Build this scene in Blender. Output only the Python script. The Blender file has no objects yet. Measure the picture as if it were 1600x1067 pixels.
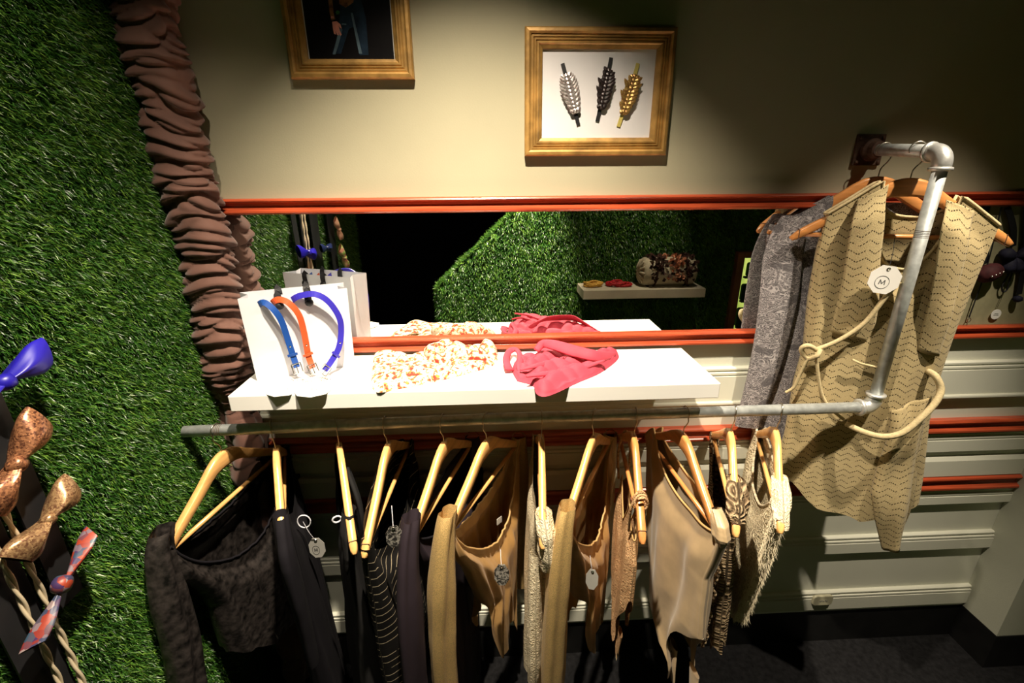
import bpy, math, random
import numpy as np
from mathutils import Vector, Matrix

sc = bpy.context.scene
col = sc.collection

# ------------------------------------------------------------------ camera
FPX = 723.9                                   # focal length in pixels of the 1600x1067 frame
CAM = np.array([0.0, -1.2, 1.638])
def _axes(p, y, r):
    cp, sp, cy, sy, cr, sr = math.cos(p), math.sin(p), math.cos(y), math.sin(y), math.cos(r), math.sin(r)
    fwd = np.array([sy*cp, cy*cp, -sp]); right = np.array([cy, -sy, 0.0]); down = np.cross(fwd, right)
    return np.array([cr*right+sr*down, -sr*right+cr*down, fwd])
AX = _axes(*[math.radians(v) for v in (19.736, 2.476, 0.457)])
cd = bpy.data.cameras.new('camera'); cam = bpy.data.objects.new('camera', cd); col.objects.link(cam)
cd.sensor_fit = 'HORIZONTAL'; cd.sensor_width = 36.0; cd.lens = FPX*36.0/1600.0
cd.clip_start = 0.02; cd.clip_end = 50
m = Matrix(((AX[0][0], -AX[1][0], -AX[2][0], CAM[0]), (AX[0][1], -AX[1][1], -AX[2][1], CAM[1]),
            (AX[0][2], -AX[1][2], -AX[2][2], CAM[2]), (0, 0, 0, 1)))
cam.matrix_world = m
sc.camera = cam

# ------------------------------------------------------------------ world, lamps, exposure
w = bpy.data.worlds.new('world'); sc.world = w; w.use_nodes = True
w.node_tree.nodes['Background'].inputs[0].default_value = (1.0, 0.93, 0.82, 1)
w.node_tree.nodes['Background'].inputs[1].default_value = 0.05
sc.view_settings.view_transform = 'Standard'; sc.view_settings.look = 'None'
sc.view_settings.gamma = 1.0; sc.view_settings.use_curve_mapping = False
sc.view_settings.exposure = 0.0
def spot(name, loc, target, power, angle, blend, color=(1.0, 0.86, 0.66), size=0.018):
    l = bpy.data.lights.new(name, 'SPOT'); l.energy = power; l.spot_size = math.radians(angle)
    l.spot_blend = blend; l.color = color; l.shadow_soft_size = size
    o = bpy.data.objects.new(name, l); col.objects.link(o); o.location = loc
    o.rotation_euler = (Vector(target)-Vector(loc)).to_track_quat('-Z', 'Y').to_euler()
    return o
spot('ceiling_spot_over_shelf', (-0.04, -0.68, 2.60), (-0.02, -0.42, 0.90), 385, 83, 1.0)
spot('ceiling_spot_over_cardigan', (1.12, -0.72, 2.60), (1.00, -0.20, 0.80), 185, 48, 0.9)
spot('ceiling_spot_over_turf', (-0.28, -0.80, 2.60), (-0.74, -0.22, 1.0), 52, 58, 0.9)
spot('ceiling_spot_over_slope', (0.15, -1.25, 2.60), (-0.05, -1.75, 1.05), 720, 46, 0.7)
spot('ceiling_spot_over_rear_shelf', (0.95, -1.15, 2.60), (0.80, -1.62, 1.0), 60, 40, 0.8)

# ------------------------------------------------------------------ pixel helpers (1600x1067 frame)
def ray(px, py):
    return AX.T @ np.array([(px-800.0)/FPX, (py-533.5)/FPX, 1.0])
def on(axis, val, px, py):
    r = ray(px, py); t = (val-CAM[axis])/r[axis]; return CAM+t*r
def on_plane(o, n, px, py):
    r = ray(px, py); t = ((np.array(o)-CAM) @ n)/(r @ n); return CAM+t*r
def mir(axis, val, px, py):
    r = ray(px, py); t = -CAM[1]/r[1]; P = CAM+t*r; r = r*np.array([1, -1, 1]); t = (val-P[axis])/r[axis]; return P+t*r

# ------------------------------------------------------------------ materials
def nt(name):
    mt = bpy.data.materials.new(name); mt.use_nodes = True
    n = mt.node_tree; b = n.nodes['Principled BSDF']
    return mt, n, b
def setp(b, **k):
    for a, v in k.items():
        a = a.replace('_', ' ')
        if a in b.inputs: b.inputs[a].default_value = v
def mat(name, c, rough=0.6, spec=0.5, metal=0.0, var=0.12, scale=12.0, bump=0.0, bscale=80.0, stretch=None, sheen=0.0, c2=None, coord='Object', trans=0.0, dist=0.002):
    mt, n, b = nt(name)
    setp(b, Roughness=rough, Metallic=metal, Specular_IOR_Level=spec, Sheen_Weight=sheen)
    tc = n.nodes.new('ShaderNodeTexCoord'); src = tc.outputs[coord]
    if stretch:
        mp = n.nodes.new('ShaderNodeMapping'); mp.inputs['Scale'].default_value = stretch
        n.links.new(src, mp.inputs[0]); src = mp.outputs[0]
    no = n.nodes.new('ShaderNodeTexNoise'); no.inputs['Scale'].default_value = scale; no.inputs['Detail'].default_value = 5
    n.links.new(src, no.inputs['Vector'])
    mx = n.nodes.new('ShaderNodeMix'); mx.data_type = 'RGBA'
    ca = c2 if c2 else tuple(v*(1-var) for v in c); cb = c if c2 else tuple(min(1, v*(1+var)) for v in c)
    mx.inputs[6].default_value = (*ca, 1); mx.inputs[7].default_value = (*cb, 1)
    mr = n.nodes.new('ShaderNodeMapRange'); mr.inputs[1].default_value = 0.32; mr.inputs[2].default_value = 0.68
    n.links.new(no.outputs[0], mr.inputs[0]); n.links.new(mr.outputs[0], mx.inputs[0])
    n.links.new(mx.outputs[2], b.inputs['Base Color'])
    if bump > 0:
        n2 = n.nodes.new('ShaderNodeTexNoise'); n2.inputs['Scale'].default_value = bscale; n2.inputs['Detail'].default_value = 4
        n.links.new(src, n2.inputs['Vector'])
        bp = n.nodes.new('ShaderNodeBump'); bp.inputs['Strength'].default_value = bump; bp.inputs['Distance'].default_value = dist
        n.links.new(n2.outputs[0], bp.inputs['Height']); n.links.new(bp.outputs[0], b.inputs['Normal'])
    return mt
def math_node(n, op, a, b=None, c=None):
    k = n.nodes.new('ShaderNodeMath'); k.operation = op
    for i, v in enumerate((a, b, c)):
        if v is None: continue
        if isinstance(v, (int, float)): k.inputs[i].default_value = v
        else: n.links.new(v, k.inputs[i])
    return k.outputs[0]
def mixc(n, fac, a, b):
    k = n.nodes.new('ShaderNodeMix'); k.data_type = 'RGBA'
    if isinstance(fac, (int, float)): k.inputs[0].default_value = fac
    else: n.links.new(fac, k.inputs[0])
    for i, v in ((6, a), (7, b)):
        if isinstance(v, tuple): k.inputs[i].default_value = (*v, 1)
        else: n.links.new(v, k.inputs[i])
    return k.outputs[2]
def ramp(n, fac, stops):
    k = n.nodes.new('ShaderNodeValToRGB'); n.links.new(fac, k.inputs[0]); e = k.color_ramp.elements
    while len(e) < len(stops): e.new(0.5)
    for i, (p, c) in enumerate(stops): e[i].position = p; e[i].color = (*c, 1)
    return k.outputs[0]
def bump_from(n, b, h, strength=0.5, dist=0.002):
    bp = n.nodes.new('ShaderNodeBump'); bp.inputs['Strength'].default_value = strength; bp.inputs['Distance'].default_value = dist
    n.links.new(h, bp.inputs['Height']); n.links.new(bp.outputs[0], b.inputs['Normal'])
def uv_xy(n):
    tc = n.nodes.new('ShaderNodeTexCoord'); sx = n.nodes.new('ShaderNodeSeparateXYZ')
    n.links.new(tc.outputs['UV'], sx.inputs[0]); return tc.outputs['UV'], sx.outputs[0], sx.outputs[1]
def noise(n, vec, scale, detail=4, dist=0.0):
    k = n.nodes.new('ShaderNodeTexNoise'); k.inputs['Scale'].default_value = scale; k.inputs['Detail'].default_value = detail
    k.inputs['Distortion'].default_value = dist
    n.links.new(vec, k.inputs['Vector']); return k.outputs[0]
def voro(n, vec, scale, feature='F1', out=0):
    k = n.nodes.new('ShaderNodeTexVoronoi'); k.inputs['Scale'].default_value = scale; k.feature = feature
    n.links.new(vec, k.inputs['Vector']); return k.outputs[out]

M = {}
M['wall_up'] = mat('olive_wall_paint', (0.405, 0.375, 0.262), 0.75, 0.3, var=0.05, scale=3, bump=0.12, bscale=260)
M['wall_low'] = mat('pale_sage_paint', (0.66, 0.665, 0.57), 0.5, 0.4, var=0.04, scale=4, bump=0.08, bscale=200)
M['pilaster'] = mat('sage_pilaster_paint', (0.50, 0.51, 0.42), 0.7, 0.3, var=0.05, scale=4, bump=0.25, bscale=320)
M['black'] = mat('black_skirting_paint', (0.008, 0.008, 0.008), 0.45, 0.35, var=0.3)
M['floor'] = mat('charcoal_carpet', (0.010, 0.010, 0.011), 0.95, 0.1, var=0.35, scale=60, bump=0.4, bscale=500)
M['ceil'] = mat('dark_ceiling', (0.05, 0.05, 0.05), 0.9)
M['dark'] = mat('dark_room_paint', (0.012, 0.012, 0.012), 0.9, 0.1)
M['white'] = mat('white_lacquer', (0.86, 0.85, 0.82), 0.35, 0.4, var=0.01)
M['mirror'] = mat('mirror_silver', (0.90, 0.92, 0.90), 0.0, 0.5, metal=1.0, var=0.0)
M['panel'] = mat('khaki_panel_cloth', (0.30, 0.28, 0.17), 0.85, 0.2, var=0.12, scale=30)
M['cherry'] = mat('cherry_wood', (0.40, 0.065, 0.024), 0.28, 0.6, var=0.3, scale=9, stretch=(1.0, 14, 14), bump=0.05)
M['pipe'] = mat('galvanised_steel', (0.50, 0.53, 0.53), 0.42, 0.5, metal=0.45, var=0.2, scale=60, bump=0.1, bscale=150)
M['fitting'] = mat('galvanised_fitting', (0.62, 0.63, 0.62), 0.35, 0.5, metal=0.6, var=0.12, scale=80, bump=0.15, bscale=200)
M['rust'] = mat('rusty_plate', (0.09, 0.05, 0.035), 0.7, 0.4, metal=0.3, var=0.5, scale=60, bump=0.4, bscale=150)
M['wood'] = mat('hanger_wood', (0.74, 0.40, 0.14), 0.25, 0.6, var=0.16, scale=10, stretch=(1, 9, 9))
M['wood2'] = mat('hanger_red_wood', (0.60, 0.25, 0.075), 0.3, 0.6, var=0.2, scale=10, stretch=(1, 9, 9))
M['wire'] = mat('hook_wire', (0.45, 0.42, 0.36), 0.3, 0.5, metal=1.0, var=0.1)
M['gold'] = mat('gilded_wood', (0.40, 0.225, 0.062), 0.42, 0.6, metal=0.35, var=0.35, scale=30, bump=0.25, bscale=90)
M['paper'] = mat('white_paper', (0.60, 0.60, 0.65), 0.7, 0.3, var=0.02)
M['card'] = mat('white_card', (0.80, 0.79, 0.76), 0.7, 0.3, var=0.02)
M['greycard'] = mat('grey_card', (0.42, 0.41, 0.38), 0.7, 0.3, var=0.1)
M['print'] = mat('tag_print', (0.12, 0.12, 0.12), 0.8, 0.2, var=0.1)
M['steel'] = mat('buckle_steel', (0.7, 0.68, 0.62), 0.25, 0.5, metal=1.0, var=0.1)
M['ribbon'] = mat('black_ribbon', (0.012, 0.012, 0.014), 0.55, 0.4, var=0.2)
M['drape'] = mat('brown_ruched_cloth', (0.135, 0.066, 0.050), 0.75, 0.25, var=0.12, scale=20, bump=0.15, bscale=600, sheen=0.2)
M['outlet'] = mat('beige_outlet_plastic', (0.42, 0.40, 0.28), 0.45, 0.4, var=0.03)
M['mount'] = mat('white_mount_board', (0.72, 0.70, 0.72), 0.8, 0.2, var=0.02)

# turf: per-blade shade comes from a colour attribute stored on each blade
def turf_mat(name, stops, rough=0.32):
    mt, n, b = nt(name); setp(b, Roughness=rough, Specular_IOR_Level=0.45)
    at = n.nodes.new('ShaderNodeAttribute'); at.attribute_name = 'blade_shade'
    n.links.new(ramp(n, at.outputs['Fac'], stops), b.inputs['Base Color'])
    return mt
M['turf'] = turf_mat('artificial_turf_blade', [(0.0, (0.010, 0.040, 0.005)), (0.5, (0.032, 0.115, 0.012)), (1.0, (0.15, 0.27, 0.035))], 0.38)
M['turf_back'] = mat('turf_backing', (0.010, 0.03, 0.008), 0.9, 0.1, var=0.4, scale=30)

# ------------------------------------------------------------------ mesh helpers
def base_of(v):
    v = np.asarray(v, float); return np.array([(v[:, 0].min()+v[:, 0].max())/2, (v[:, 1].min()+v[:, 1].max())/2, v[:, 2].min()])
def mesh(name, v, f, material, smooth=False, uv=None):
    me = bpy.data.meshes.new(name); me.from_pydata([tuple(p) for p in v], [], [tuple(q) for q in f]); me.update()
    me.materials.append(material)
    if smooth: me.polygons.foreach_set('use_smooth', [True]*len(me.polygons))
    if uv is not None:
        l = me.uv_layers.new(name='UVMap'); idx = np.zeros(len(me.loops), int); me.loops.foreach_get('vertex_index', idx)
        l.data.foreach_set('uv', np.asarray(uv, float)[idx].ravel())
    return me
def tag(o, label, cat, group=None, kind=None):
    if label: o['label'] = label
    if cat: o['category'] = cat
    if group: o['group'] = group
    if kind: o['kind'] = kind
    return o
def top(name, geo, material, label, cat, group=None, kind=None, smooth=False, bevel=0.0):
    v, f = geo[0], geo[1]; uv = geo[2] if len(geo) > 2 else None
    b = base_of(v); o = bpy.data.objects.new(name, mesh(name, np.asarray(v)-b, f, material, smooth, uv)); o.location = b
    col.objects.link(o); tag(o, label, cat, group, kind)
    if bevel: add_bevel(o, bevel)
    return o
def thing(name, loc, label, cat, group=None):
    o = bpy.data.objects.new(name, None); o.empty_display_size = 0.05; o.location = tuple(loc); col.objects.link(o)
    return tag(o, label, cat, group)
def root_loc(o):
    l = np.array(o.location)
    return l+root_loc(o.parent) if o.parent else l
def part(name, geo, material, parent, smooth=False, label=None, bevel=0.0, kind=None):
    v, f = geo[0], geo[1]; uv = geo[2] if len(geo) > 2 else None
    o = bpy.data.objects.new(name, mesh(name, np.asarray(v)-root_loc(parent), f, material, smooth, uv)); o.parent = parent
    col.objects.link(o)
    if label: o['label'] = label
    if kind: o['kind'] = kind
    if bevel: add_bevel(o, bevel)
    return o
def add_bevel(o, wd):
    b = o.modifiers.new('bevel', 'BEVEL'); b.width = wd; b.segments = 2; b.limit_method = 'ANGLE'
def structure(name, geo, material, smooth=False, parent=None):
    v, f = geo[0], geo[1]
    b = base_of(v); o = bpy.data.objects.new(name, mesh(name, np.asarray(v)-b, f, material, smooth)); o.location = b
    col.objects.link(o); o['kind'] = 'structure'; return o
def join(*gs):
    V, F, U = [], [], []; k = 0; hasuv = all(len(g) > 2 and g[2] is not None for g in gs)
    for g in gs:
        V += [tuple(p) for p in g[0]]; F += [tuple(i+k for i in q) for q in g[1]]
        if hasuv: U += [tuple(p) for p in g[2]]
        k += len(g[0])
    return (V, F, U) if hasuv else (V, F)
def box(x0, x1, y0, y1, z0, z1):
    v = [(x, y, z) for x in (x0, x1) for y in (y0, y1) for z in (z0, z1)]
    return v, [(0, 1, 3, 2), (4, 6, 7, 5), (0, 4, 5, 1), (2, 3, 7, 6), (0, 2, 6, 4), (1, 5, 7, 3)]
def grid_faces(nr, nc, close=False):
    F = []
    for i in range(nr-1):
        for j in range(nc if close else nc-1):
            k = (j+1) % nc; F.append((i*nc+j, i*nc+k, (i+1)*nc+k, (i+1)*nc+j))
    return F
def frames_along(P):
    P = np.asarray(P, float); T = np.gradient(P, axis=0); T /= np.linalg.norm(T, axis=1)[:, None]+1e-12
    up = np.array([0, 0, 1.0]) if abs(T[0][2]) < 0.9 else np.array([1.0, 0, 0])
    N = []; n = np.cross(np.cross(T[0], up), T[0]); n /= np.linalg.norm(n)
    for t in T:
        n = n-t*(n @ t); n /= np.linalg.norm(n)+1e-12; N.append(n)
    N = np.array(N); return T, N, np.cross(T, N)
def smooth_path(P, n=40):
    P = np.asarray(P, float); t = np.r_[0, np.cumsum(np.linalg.norm(np.diff(P, axis=0), axis=1))]; t /= t[-1]
    m = len(P); out = []
    for s in np.linspace(0, 1, n):
        i = min(max(np.searchsorted(t, s)-1, 0), m-2); h = (s-t[i])/(t[i+1]-t[i]+1e-12)
        p0 = P[max(i-1, 0)]; p1 = P[i]; p2 = P[i+1]; p3 = P[min(i+2, m-1)]
        out.append(0.5*((2*p1)+(-p0+p2)*h+(2*p0-5*p1+4*p2-p3)*h*h+(-p0+3*p1-3*p2+p3)*h**3))
    return np.array(out)
def tube(P, r, seg=10, caps=True, flat=None, nrm=None):
    """round (or flattened) tube through the points P; r may be a list"""
    P = np.asarray(P, float); T, N, B = frames_along(P)
    if nrm is not None:
        N = np.asarray(nrm, float)*np.ones((len(P), 1)); N = N-T*(N*T).sum(1)[:, None]; N /= np.linalg.norm(N, axis=1)[:, None]; B = np.cross(T, N)
    r = np.full(len(P), r) if np.isscalar(r) else np.interp(np.linspace(0, 1, len(P)), np.linspace(0, 1, len(r)), r)
    q = r if flat is None else (np.full(len(P), flat) if np.isscalar(flat) else np.interp(np.linspace(0, 1, len(P)), np.linspace(0, 1, len(flat)), flat))
    V = []; U = []; L = np.r_[0, np.cumsum(np.linalg.norm(np.diff(P, axis=0), axis=1))]
    for i in range(len(P)):
        for j in range(seg):
            a = 2*math.pi*j/seg; V.append(P[i]+B[i]*r[i]*math.cos(a)+N[i]*q[i]*math.sin(a)); U.append((r[i]*math.cos(a), L[i]))
    F = grid_faces(len(P), seg, True)
    if caps: F += [tuple(range(seg))[::-1], tuple((len(P)-1)*seg+j for j in range(seg))]
    return V, F, U
def ribbon(P, nrm, width, thick=0.0015):
    """flat strap: rectangular section, thin along nrm"""
    P = np.asarray(P, float); T = np.gradient(P, axis=0); T /= np.linalg.norm(T, axis=1)[:, None]
    N = np.asarray(nrm, float)*np.ones((len(P), 1)); N = N-T*(N*T).sum(1)[:, None]; N /= np.linalg.norm(N, axis=1)[:, None]; B = np.cross(T, N)
    wd = np.full(len(P), width) if np.isscalar(width) else np.interp(np.linspace(0, 1, len(P)), np.linspace(0, 1, len(width)), width)
    V = []
    for i in range(len(P)):
        for a, b in ((-1, -1), (1, -1), (1, 1), (-1, 1)): V.append(P[i]+B[i]*a*wd[i]/2+N[i]*b*thick/2)
    F = grid_faces(len(P), 4, True); F += [(3, 2, 1, 0), tuple(len(P)*4-4+j for j in range(4))]
    return V, F
def lathe(prof, c, axis=(0, 0, 1), seg=24):
    ax = np.array(axis, float); ax /= np.linalg.norm(ax); a = np.cross(ax, [1, 0, 0] if abs(ax[0]) < .9 else [0, 1, 0]); a /= np.linalg.norm(a); b = np.cross(ax, a)
    V = []
    for r, h in prof:
        for j in range(seg):
            t = 2*math.pi*j/seg; V.append(np.array(c)+ax*h+(a*math.cos(t)+b*math.sin(t))*r)
    F = grid_faces(len(prof), seg, True); F += [tuple(range(seg))[::-1], tuple((len(prof)-1)*seg+j for j in range(seg))]
    return V, F
def prism(poly, o, ex, ey, ez, h):
    """polygon in the plane (ex,ey) at o, extruded by h along ez"""
    o, ex, ey, ez = [np.array(q, float) for q in (o, ex, ey, ez)]
    k = len(poly); V = [o+ex*a+ey*b for a, b in poly]+[o+ex*a+ey*b+ez*h for a, b in poly]
    F = [tuple(range(k))[::-1], tuple(range(k, 2*k))]+[(i, (i+1) % k, k+(i+1) % k, k+i) for i in range(k)]
    return V, F
def extrude_x(prof, x0, x1):
    """(y,z) profile swept along x, closed"""
    k = len(prof); V = [(x0, y, z) for y, z in prof]+[(x1, y, z) for y, z in prof]
    return V, [tuple(range(k)), tuple(range(k, 2*k))[::-1]]+[(i, k+i, k+(i+1) % k, (i+1) % k) for i in range(k)]
def sstep(x, a=0.0, b=1.0):
    t = np.clip((np.asarray(x, float)-a)/(b-a), 0, 1); return t*t*(3-2*t)
def fbm(x, y, seed=0, octs=4):
    r = np.random.RandomState(seed); s = 0; amp = 1
    for o in range(octs):
        for _ in range(3):
            a = r.uniform(0, 2*math.pi); k = (2**o)*r.uniform(.8, 1.3); s = s+amp*np.sin(k*(x*math.cos(a)+y*math.sin(a))+r.uniform(0, 6.28)+0.7*np.sin(k*.6*(y*math.cos(a)-x*math.sin(a))+r.uniform(0, 6.28)))
        amp *= 0.5
    return s/3.0

# ================================================================== THE SETTING
XL, XR = -0.745, 1.69
structure('floor', box(-1.2, 2.6, -3.6, 0.1, -0.05, 0.0), M['floor'])
structure('ceiling', box(-1.2, 2.6, -3.6, 0.1, 2.75, 2.8), M['ceil'])
structure('wall_back', box(-1.0, 2.6, 0.0, 0.1, 1.19, 2.75), M['wall_up'])
structure('wall_back_lower', box(-1.0, 2.6, 0.0, 0.1, 0.0, 1.19), M['wall_low'])
structure('wall_left', box(XL-0.1, XL, -1.47, -0.0005, 0.0, 2.75), M['turf_back'])
structure('wall_far', box(-1.2, 2.6, -3.7, -3.6, 0.0, 2.75), M['dark'])
structure('wall_side', box(-1.3, -1.2, -3.6, 0.0, 0.0, 2.75), M['dark'])
structure('wall_right_far', box(2.6, 2.7, -3.6, 0.0, 0.0, 2.75), M['dark'])
structure('wall_right', box(XR, 2.0, -0.13, -0.0005, 0.149, 2.75), M['pilaster'])
structure('baseboard_right', box(XR-0.002, 2.0, -0.133, -0.0005, 0.0, 0.1485), M['black'])
structure('baseboard_back', box(-0.745, XR-0.003, -0.006, -0.0005, 0.0, 0.1485), M['black'])

# cherry rails: rounded bead, cove, rounded bead
def cherry_profile(z0, z1, pr=0.024):
    h = z1-z0; P = [(0.0, z0)]
    for t, y in ((0.0, .55), (.05, .8), (.13, 1.0), (.24, 1.0), (.30, .86), (.36, .62), (.46, .45), (.56, .42), (.66, .5), (.74, .72), (.80, .9), (.86, .98), (.93, .92), (1.0, .7)):
        P.append((-pr*y, z0+h*t))
    P.append((0.0, z1)); return P
for i, (a, b) in enumerate(((1.5525, 1.5895), (1.1895, 1.2285), (0.880, 0.926), (0.667, 0.718))):
    structure('trim_%d' % (i+1), extrude_x(cherry_profile(a, b), XL, XR), M['cherry'])
# painted boards: two beads on top, flat face, square lower edge
def board_profile(z0, z1, pr=0.016, beads=True):
    P = [(0.0, z0), (-pr*.85, z0), (-pr, z0+.002)]
    if beads:
        zb = z1-.026
        P += [(-pr, zb), (-pr*.72, zb+.0015), (-pr*.72, zb+.003), (-pr*.95, zb+.005), (-pr*.95, zb+.011), (-pr*.55, zb+.013), (-pr*.55, zb+.0155), (-pr*.8, zb+.018), (-pr*.8, zb+.023), (-pr*.5, zb+.026), (0.0, z1)]
    else:
        P += [(-pr, z1-.012), (-pr*.6, z1), (0.0, z1)]
    return P
for i, (a, b, bd) in enumerate(((0.995, 1.117, True), (0.812, 0.879, True), (0.719, 0.789, False), (0.610, 0.666, True), (0.420, 0.487, True), (0.166, 0.245, True))):
    structure('trim_%d' % (i+5), extrude_x(board_profile(a, b, bd and .016 or .015, bd), XL, XR), M['wall_low'])
structure('trim_11', extrude_x([(0, 1.0), (-.019, 1.0), (-.021, 1.004), (-.021, 1.009), (-.019, 1.013), (0, 1.013)], XL, XR), M['wall_low'])
structure('trim_12', extrude_x([(0, .149), (-.006, .149), (-.008, .153), (-.008, .160), (-.005, .164), (0, .164)], XL, XR), M['white'])

# mirror set between the two upper rails, khaki accessory panel to the right of it
top('wall_mirror', box(XL, 1.30, -0.006, -0.0005, 1.2287, 1.5523), M['mirror'],
    'long narrow mirror set between two cherry rails above the white shelf', 'mirror')
top('accessory_panel', box(1.302, XR-.0005, -0.006, -0.0005, 1.2287, 1.5523), M['panel'],
    'khaki cloth panel between the cherry rails, behind hanging hair accessories', 'panel')

# socket plate on the lowest board
p = on(1, -0.016, 1283, 935); so = thing('wall_socket', (p[0], -.017, p[2]-.02), 'beige rounded socket plate on the lowest wall board', 'socket')
def rrect(w2, h2, r, n=5):
    P = []
    for cx, cy, a0 in ((w2-r, h2-r, 0), (-w2+r, h2-r, 90), (-w2+r, -h2+r, 180), (w2-r, -h2+r, 270)):
        for k in range(n): a = math.radians(a0+90*k/(n-1)); P.append((cx+r*math.cos(a), cy+r*math.sin(a)))
    return P
part('cover_plate', prism(rrect(.036, .022, .012), (p[0], -.0165, p[2]), (1, 0, 0), (0, 0, 1), (0, -1, 0), .010), M['outlet'], so, bevel=.003)
for k in range(5):
    part('slot', box(p[0]-.012+k*.006, p[0]-.009+k*.006, -.0272, -.0262, p[2]-.004+(k % 2)*.002, p[2]+.002+(k % 2)*.002), M['print'], so)

# ------------------------------------------------------------------ turf
def turf(name, quads, label, length=(.013, .025), width=.0019, droop=.35, seed=1, xmin=None):
    """quads: (origin, edge a, edge b, normal, blades per square metre, droop direction)"""
    rs = np.random.RandomState(seed); VV = []; SH = []
    for o, a, b, nrm, dens, dd in quads:
        o, a, b, nrm, dd = [np.array(q, float) for q in (o, a, b, nrm, dd)]
        n = int(dens*np.linalg.norm(np.cross(a, b)))
        s, t = rs.rand(n, 1), rs.rand(n, 1); base = o+a*s+b*t
        ua = a/np.linalg.norm(a); ub = np.cross(nrm, ua)
        clump = fbm((base @ ua)*26, (base @ ub)*26, seed+3)
        lean = rs.normal(0, .55, (n, 1))*ua+rs.normal(0, .55, (n, 1))*ub+dd*droop*(1.2+.8*rs.rand(n, 1))
        lean += (np.sin(clump*2.2)[:, None]*ua+np.cos(clump*1.7)[:, None]*ub)*.35
        dirv = nrm+lean; dirv /= np.linalg.norm(dirv, axis=1)[:, None]
        L = rs.uniform(*length, (n, 1))*(1+.22*clump[:, None])
        side = np.cross(dirv, rs.normal(0, 1, (n, 3))); side /= np.linalg.norm(side, axis=1)[:, None]
        wd = width*rs.uniform(.7, 1.3, (n, 1))*.5
        mid = base+dirv*L*.55; bend = dirv+dd*.55+rs.normal(0, .25, (n, 3)); bend /= np.linalg.norm(bend, axis=1)[:, None]
        tip = mid+bend*L*.5
        VV.append(np.stack([base-side*wd, base+side*wd, mid+side*wd, mid-side*wd, tip], 1))
        SH.append(np.clip(.45+.28*rs.normal(0, 1, n)+.12*clump, 0, 1))
    V = np.concatenate(VV).reshape(-1, 3)
    if xmin is not None: V[:, 0] = np.maximum(V[:, 0], xmin)
    S = np.concatenate(SH); n = len(S)
    me = bpy.data.meshes.new(name); me.vertices.add(n*5); me.vertices.foreach_set('co', V.astype(np.float32).ravel())
    k = np.arange(n)[:, None]*5
    me.loops.add(n*7); me.loops.foreach_set('vertex_index', (k+np.array([[0, 1, 2, 3, 3, 2, 4]])).ravel().astype(np.int32))
    me.polygons.add(n*2); st = (np.arange(n)[:, None]*7+np.array([[0, 4]])).ravel().astype(np.int32); me.polygons.foreach_set('loop_start', st)
    at = me.attributes.new('blade_shade', 'FLOAT', 'POINT'); at.data.foreach_set('value', np.repeat(S, 5).astype(np.float32))
    me.update(calc_edges=True); me.validate(); me.materials.append(M['turf'])
    o = bpy.data.objects.new(name, me); col.objects.link(o); tag(o, label, 'turf', kind='stuff'); return o
X = (1, 0, 0)
turf('turf_covering', [((XL, -.76, .35), (0, .76, 0), (0, 0, 1.85), X, 150000, (0, 0, -1)),
                       ((XL, -1.46, .9), (0, .70, 0), (0, 0, 1.0), X, 70000, (0, 0, -1))],
     'dark green artificial turf covering the wall left of the shelf', seed=5, xmin=XL+.0003)
# turf-clad wall with a slanted top that the mirror shows
YR = -1.72; SL = 0.925; xe, ze = -0.352, 0.955; zt = 2.2; xt = xe+(zt-ze)/SL
poly = [(xe, 0), (2.6, 0), (2.6, zt), (xt, zt), (xe, ze)]
structure('wall_rear', prism(poly, (0, YR, 0), (1, 0, 0), (0, 0, 1), (0, -1, 0), .35), M['turf_back'])
sl = np.array([xt-xe, 0, zt-ze]); sn = np.array([-(zt-ze), 0, xt-xe]); sn /= np.linalg.norm(sn)
quads = []
x0 = xe
while x0 < 1.55:                                   # front face in upright strips that follow the slanted top
    x1 = x0+.05; h = min(zt, ze+(x0+.025-xe)*SL); quads.append(((x0, YR, .55), (.05, 0, 0), (0, 0, min(h, 1.75)-.55), (0, 1, 0), 42000, (0, 0, -1))); x0 = x1
quads.append(((1.55, YR, 1.15), (1.0, 0, 0), (0, 0, .5), (0, 1, 0), 42000, (0, 0, -1)))
quads.append(((xe, YR-.2, ze), sl*.75, (0, .2, 0), sn, 60000, (0, .6, -.4)))
quads.append(((xe, YR-.2, .5), (0, .2, 0), (0, 0, ze-.5), (-1, 0, 0), 42000, (0, 0, -1)))
turf('turf_slope', quads, 'bright green turf on the slanted wall seen in the mirror', seed=9, droop=.3, length=(.02, .036), width=.0032)

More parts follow.
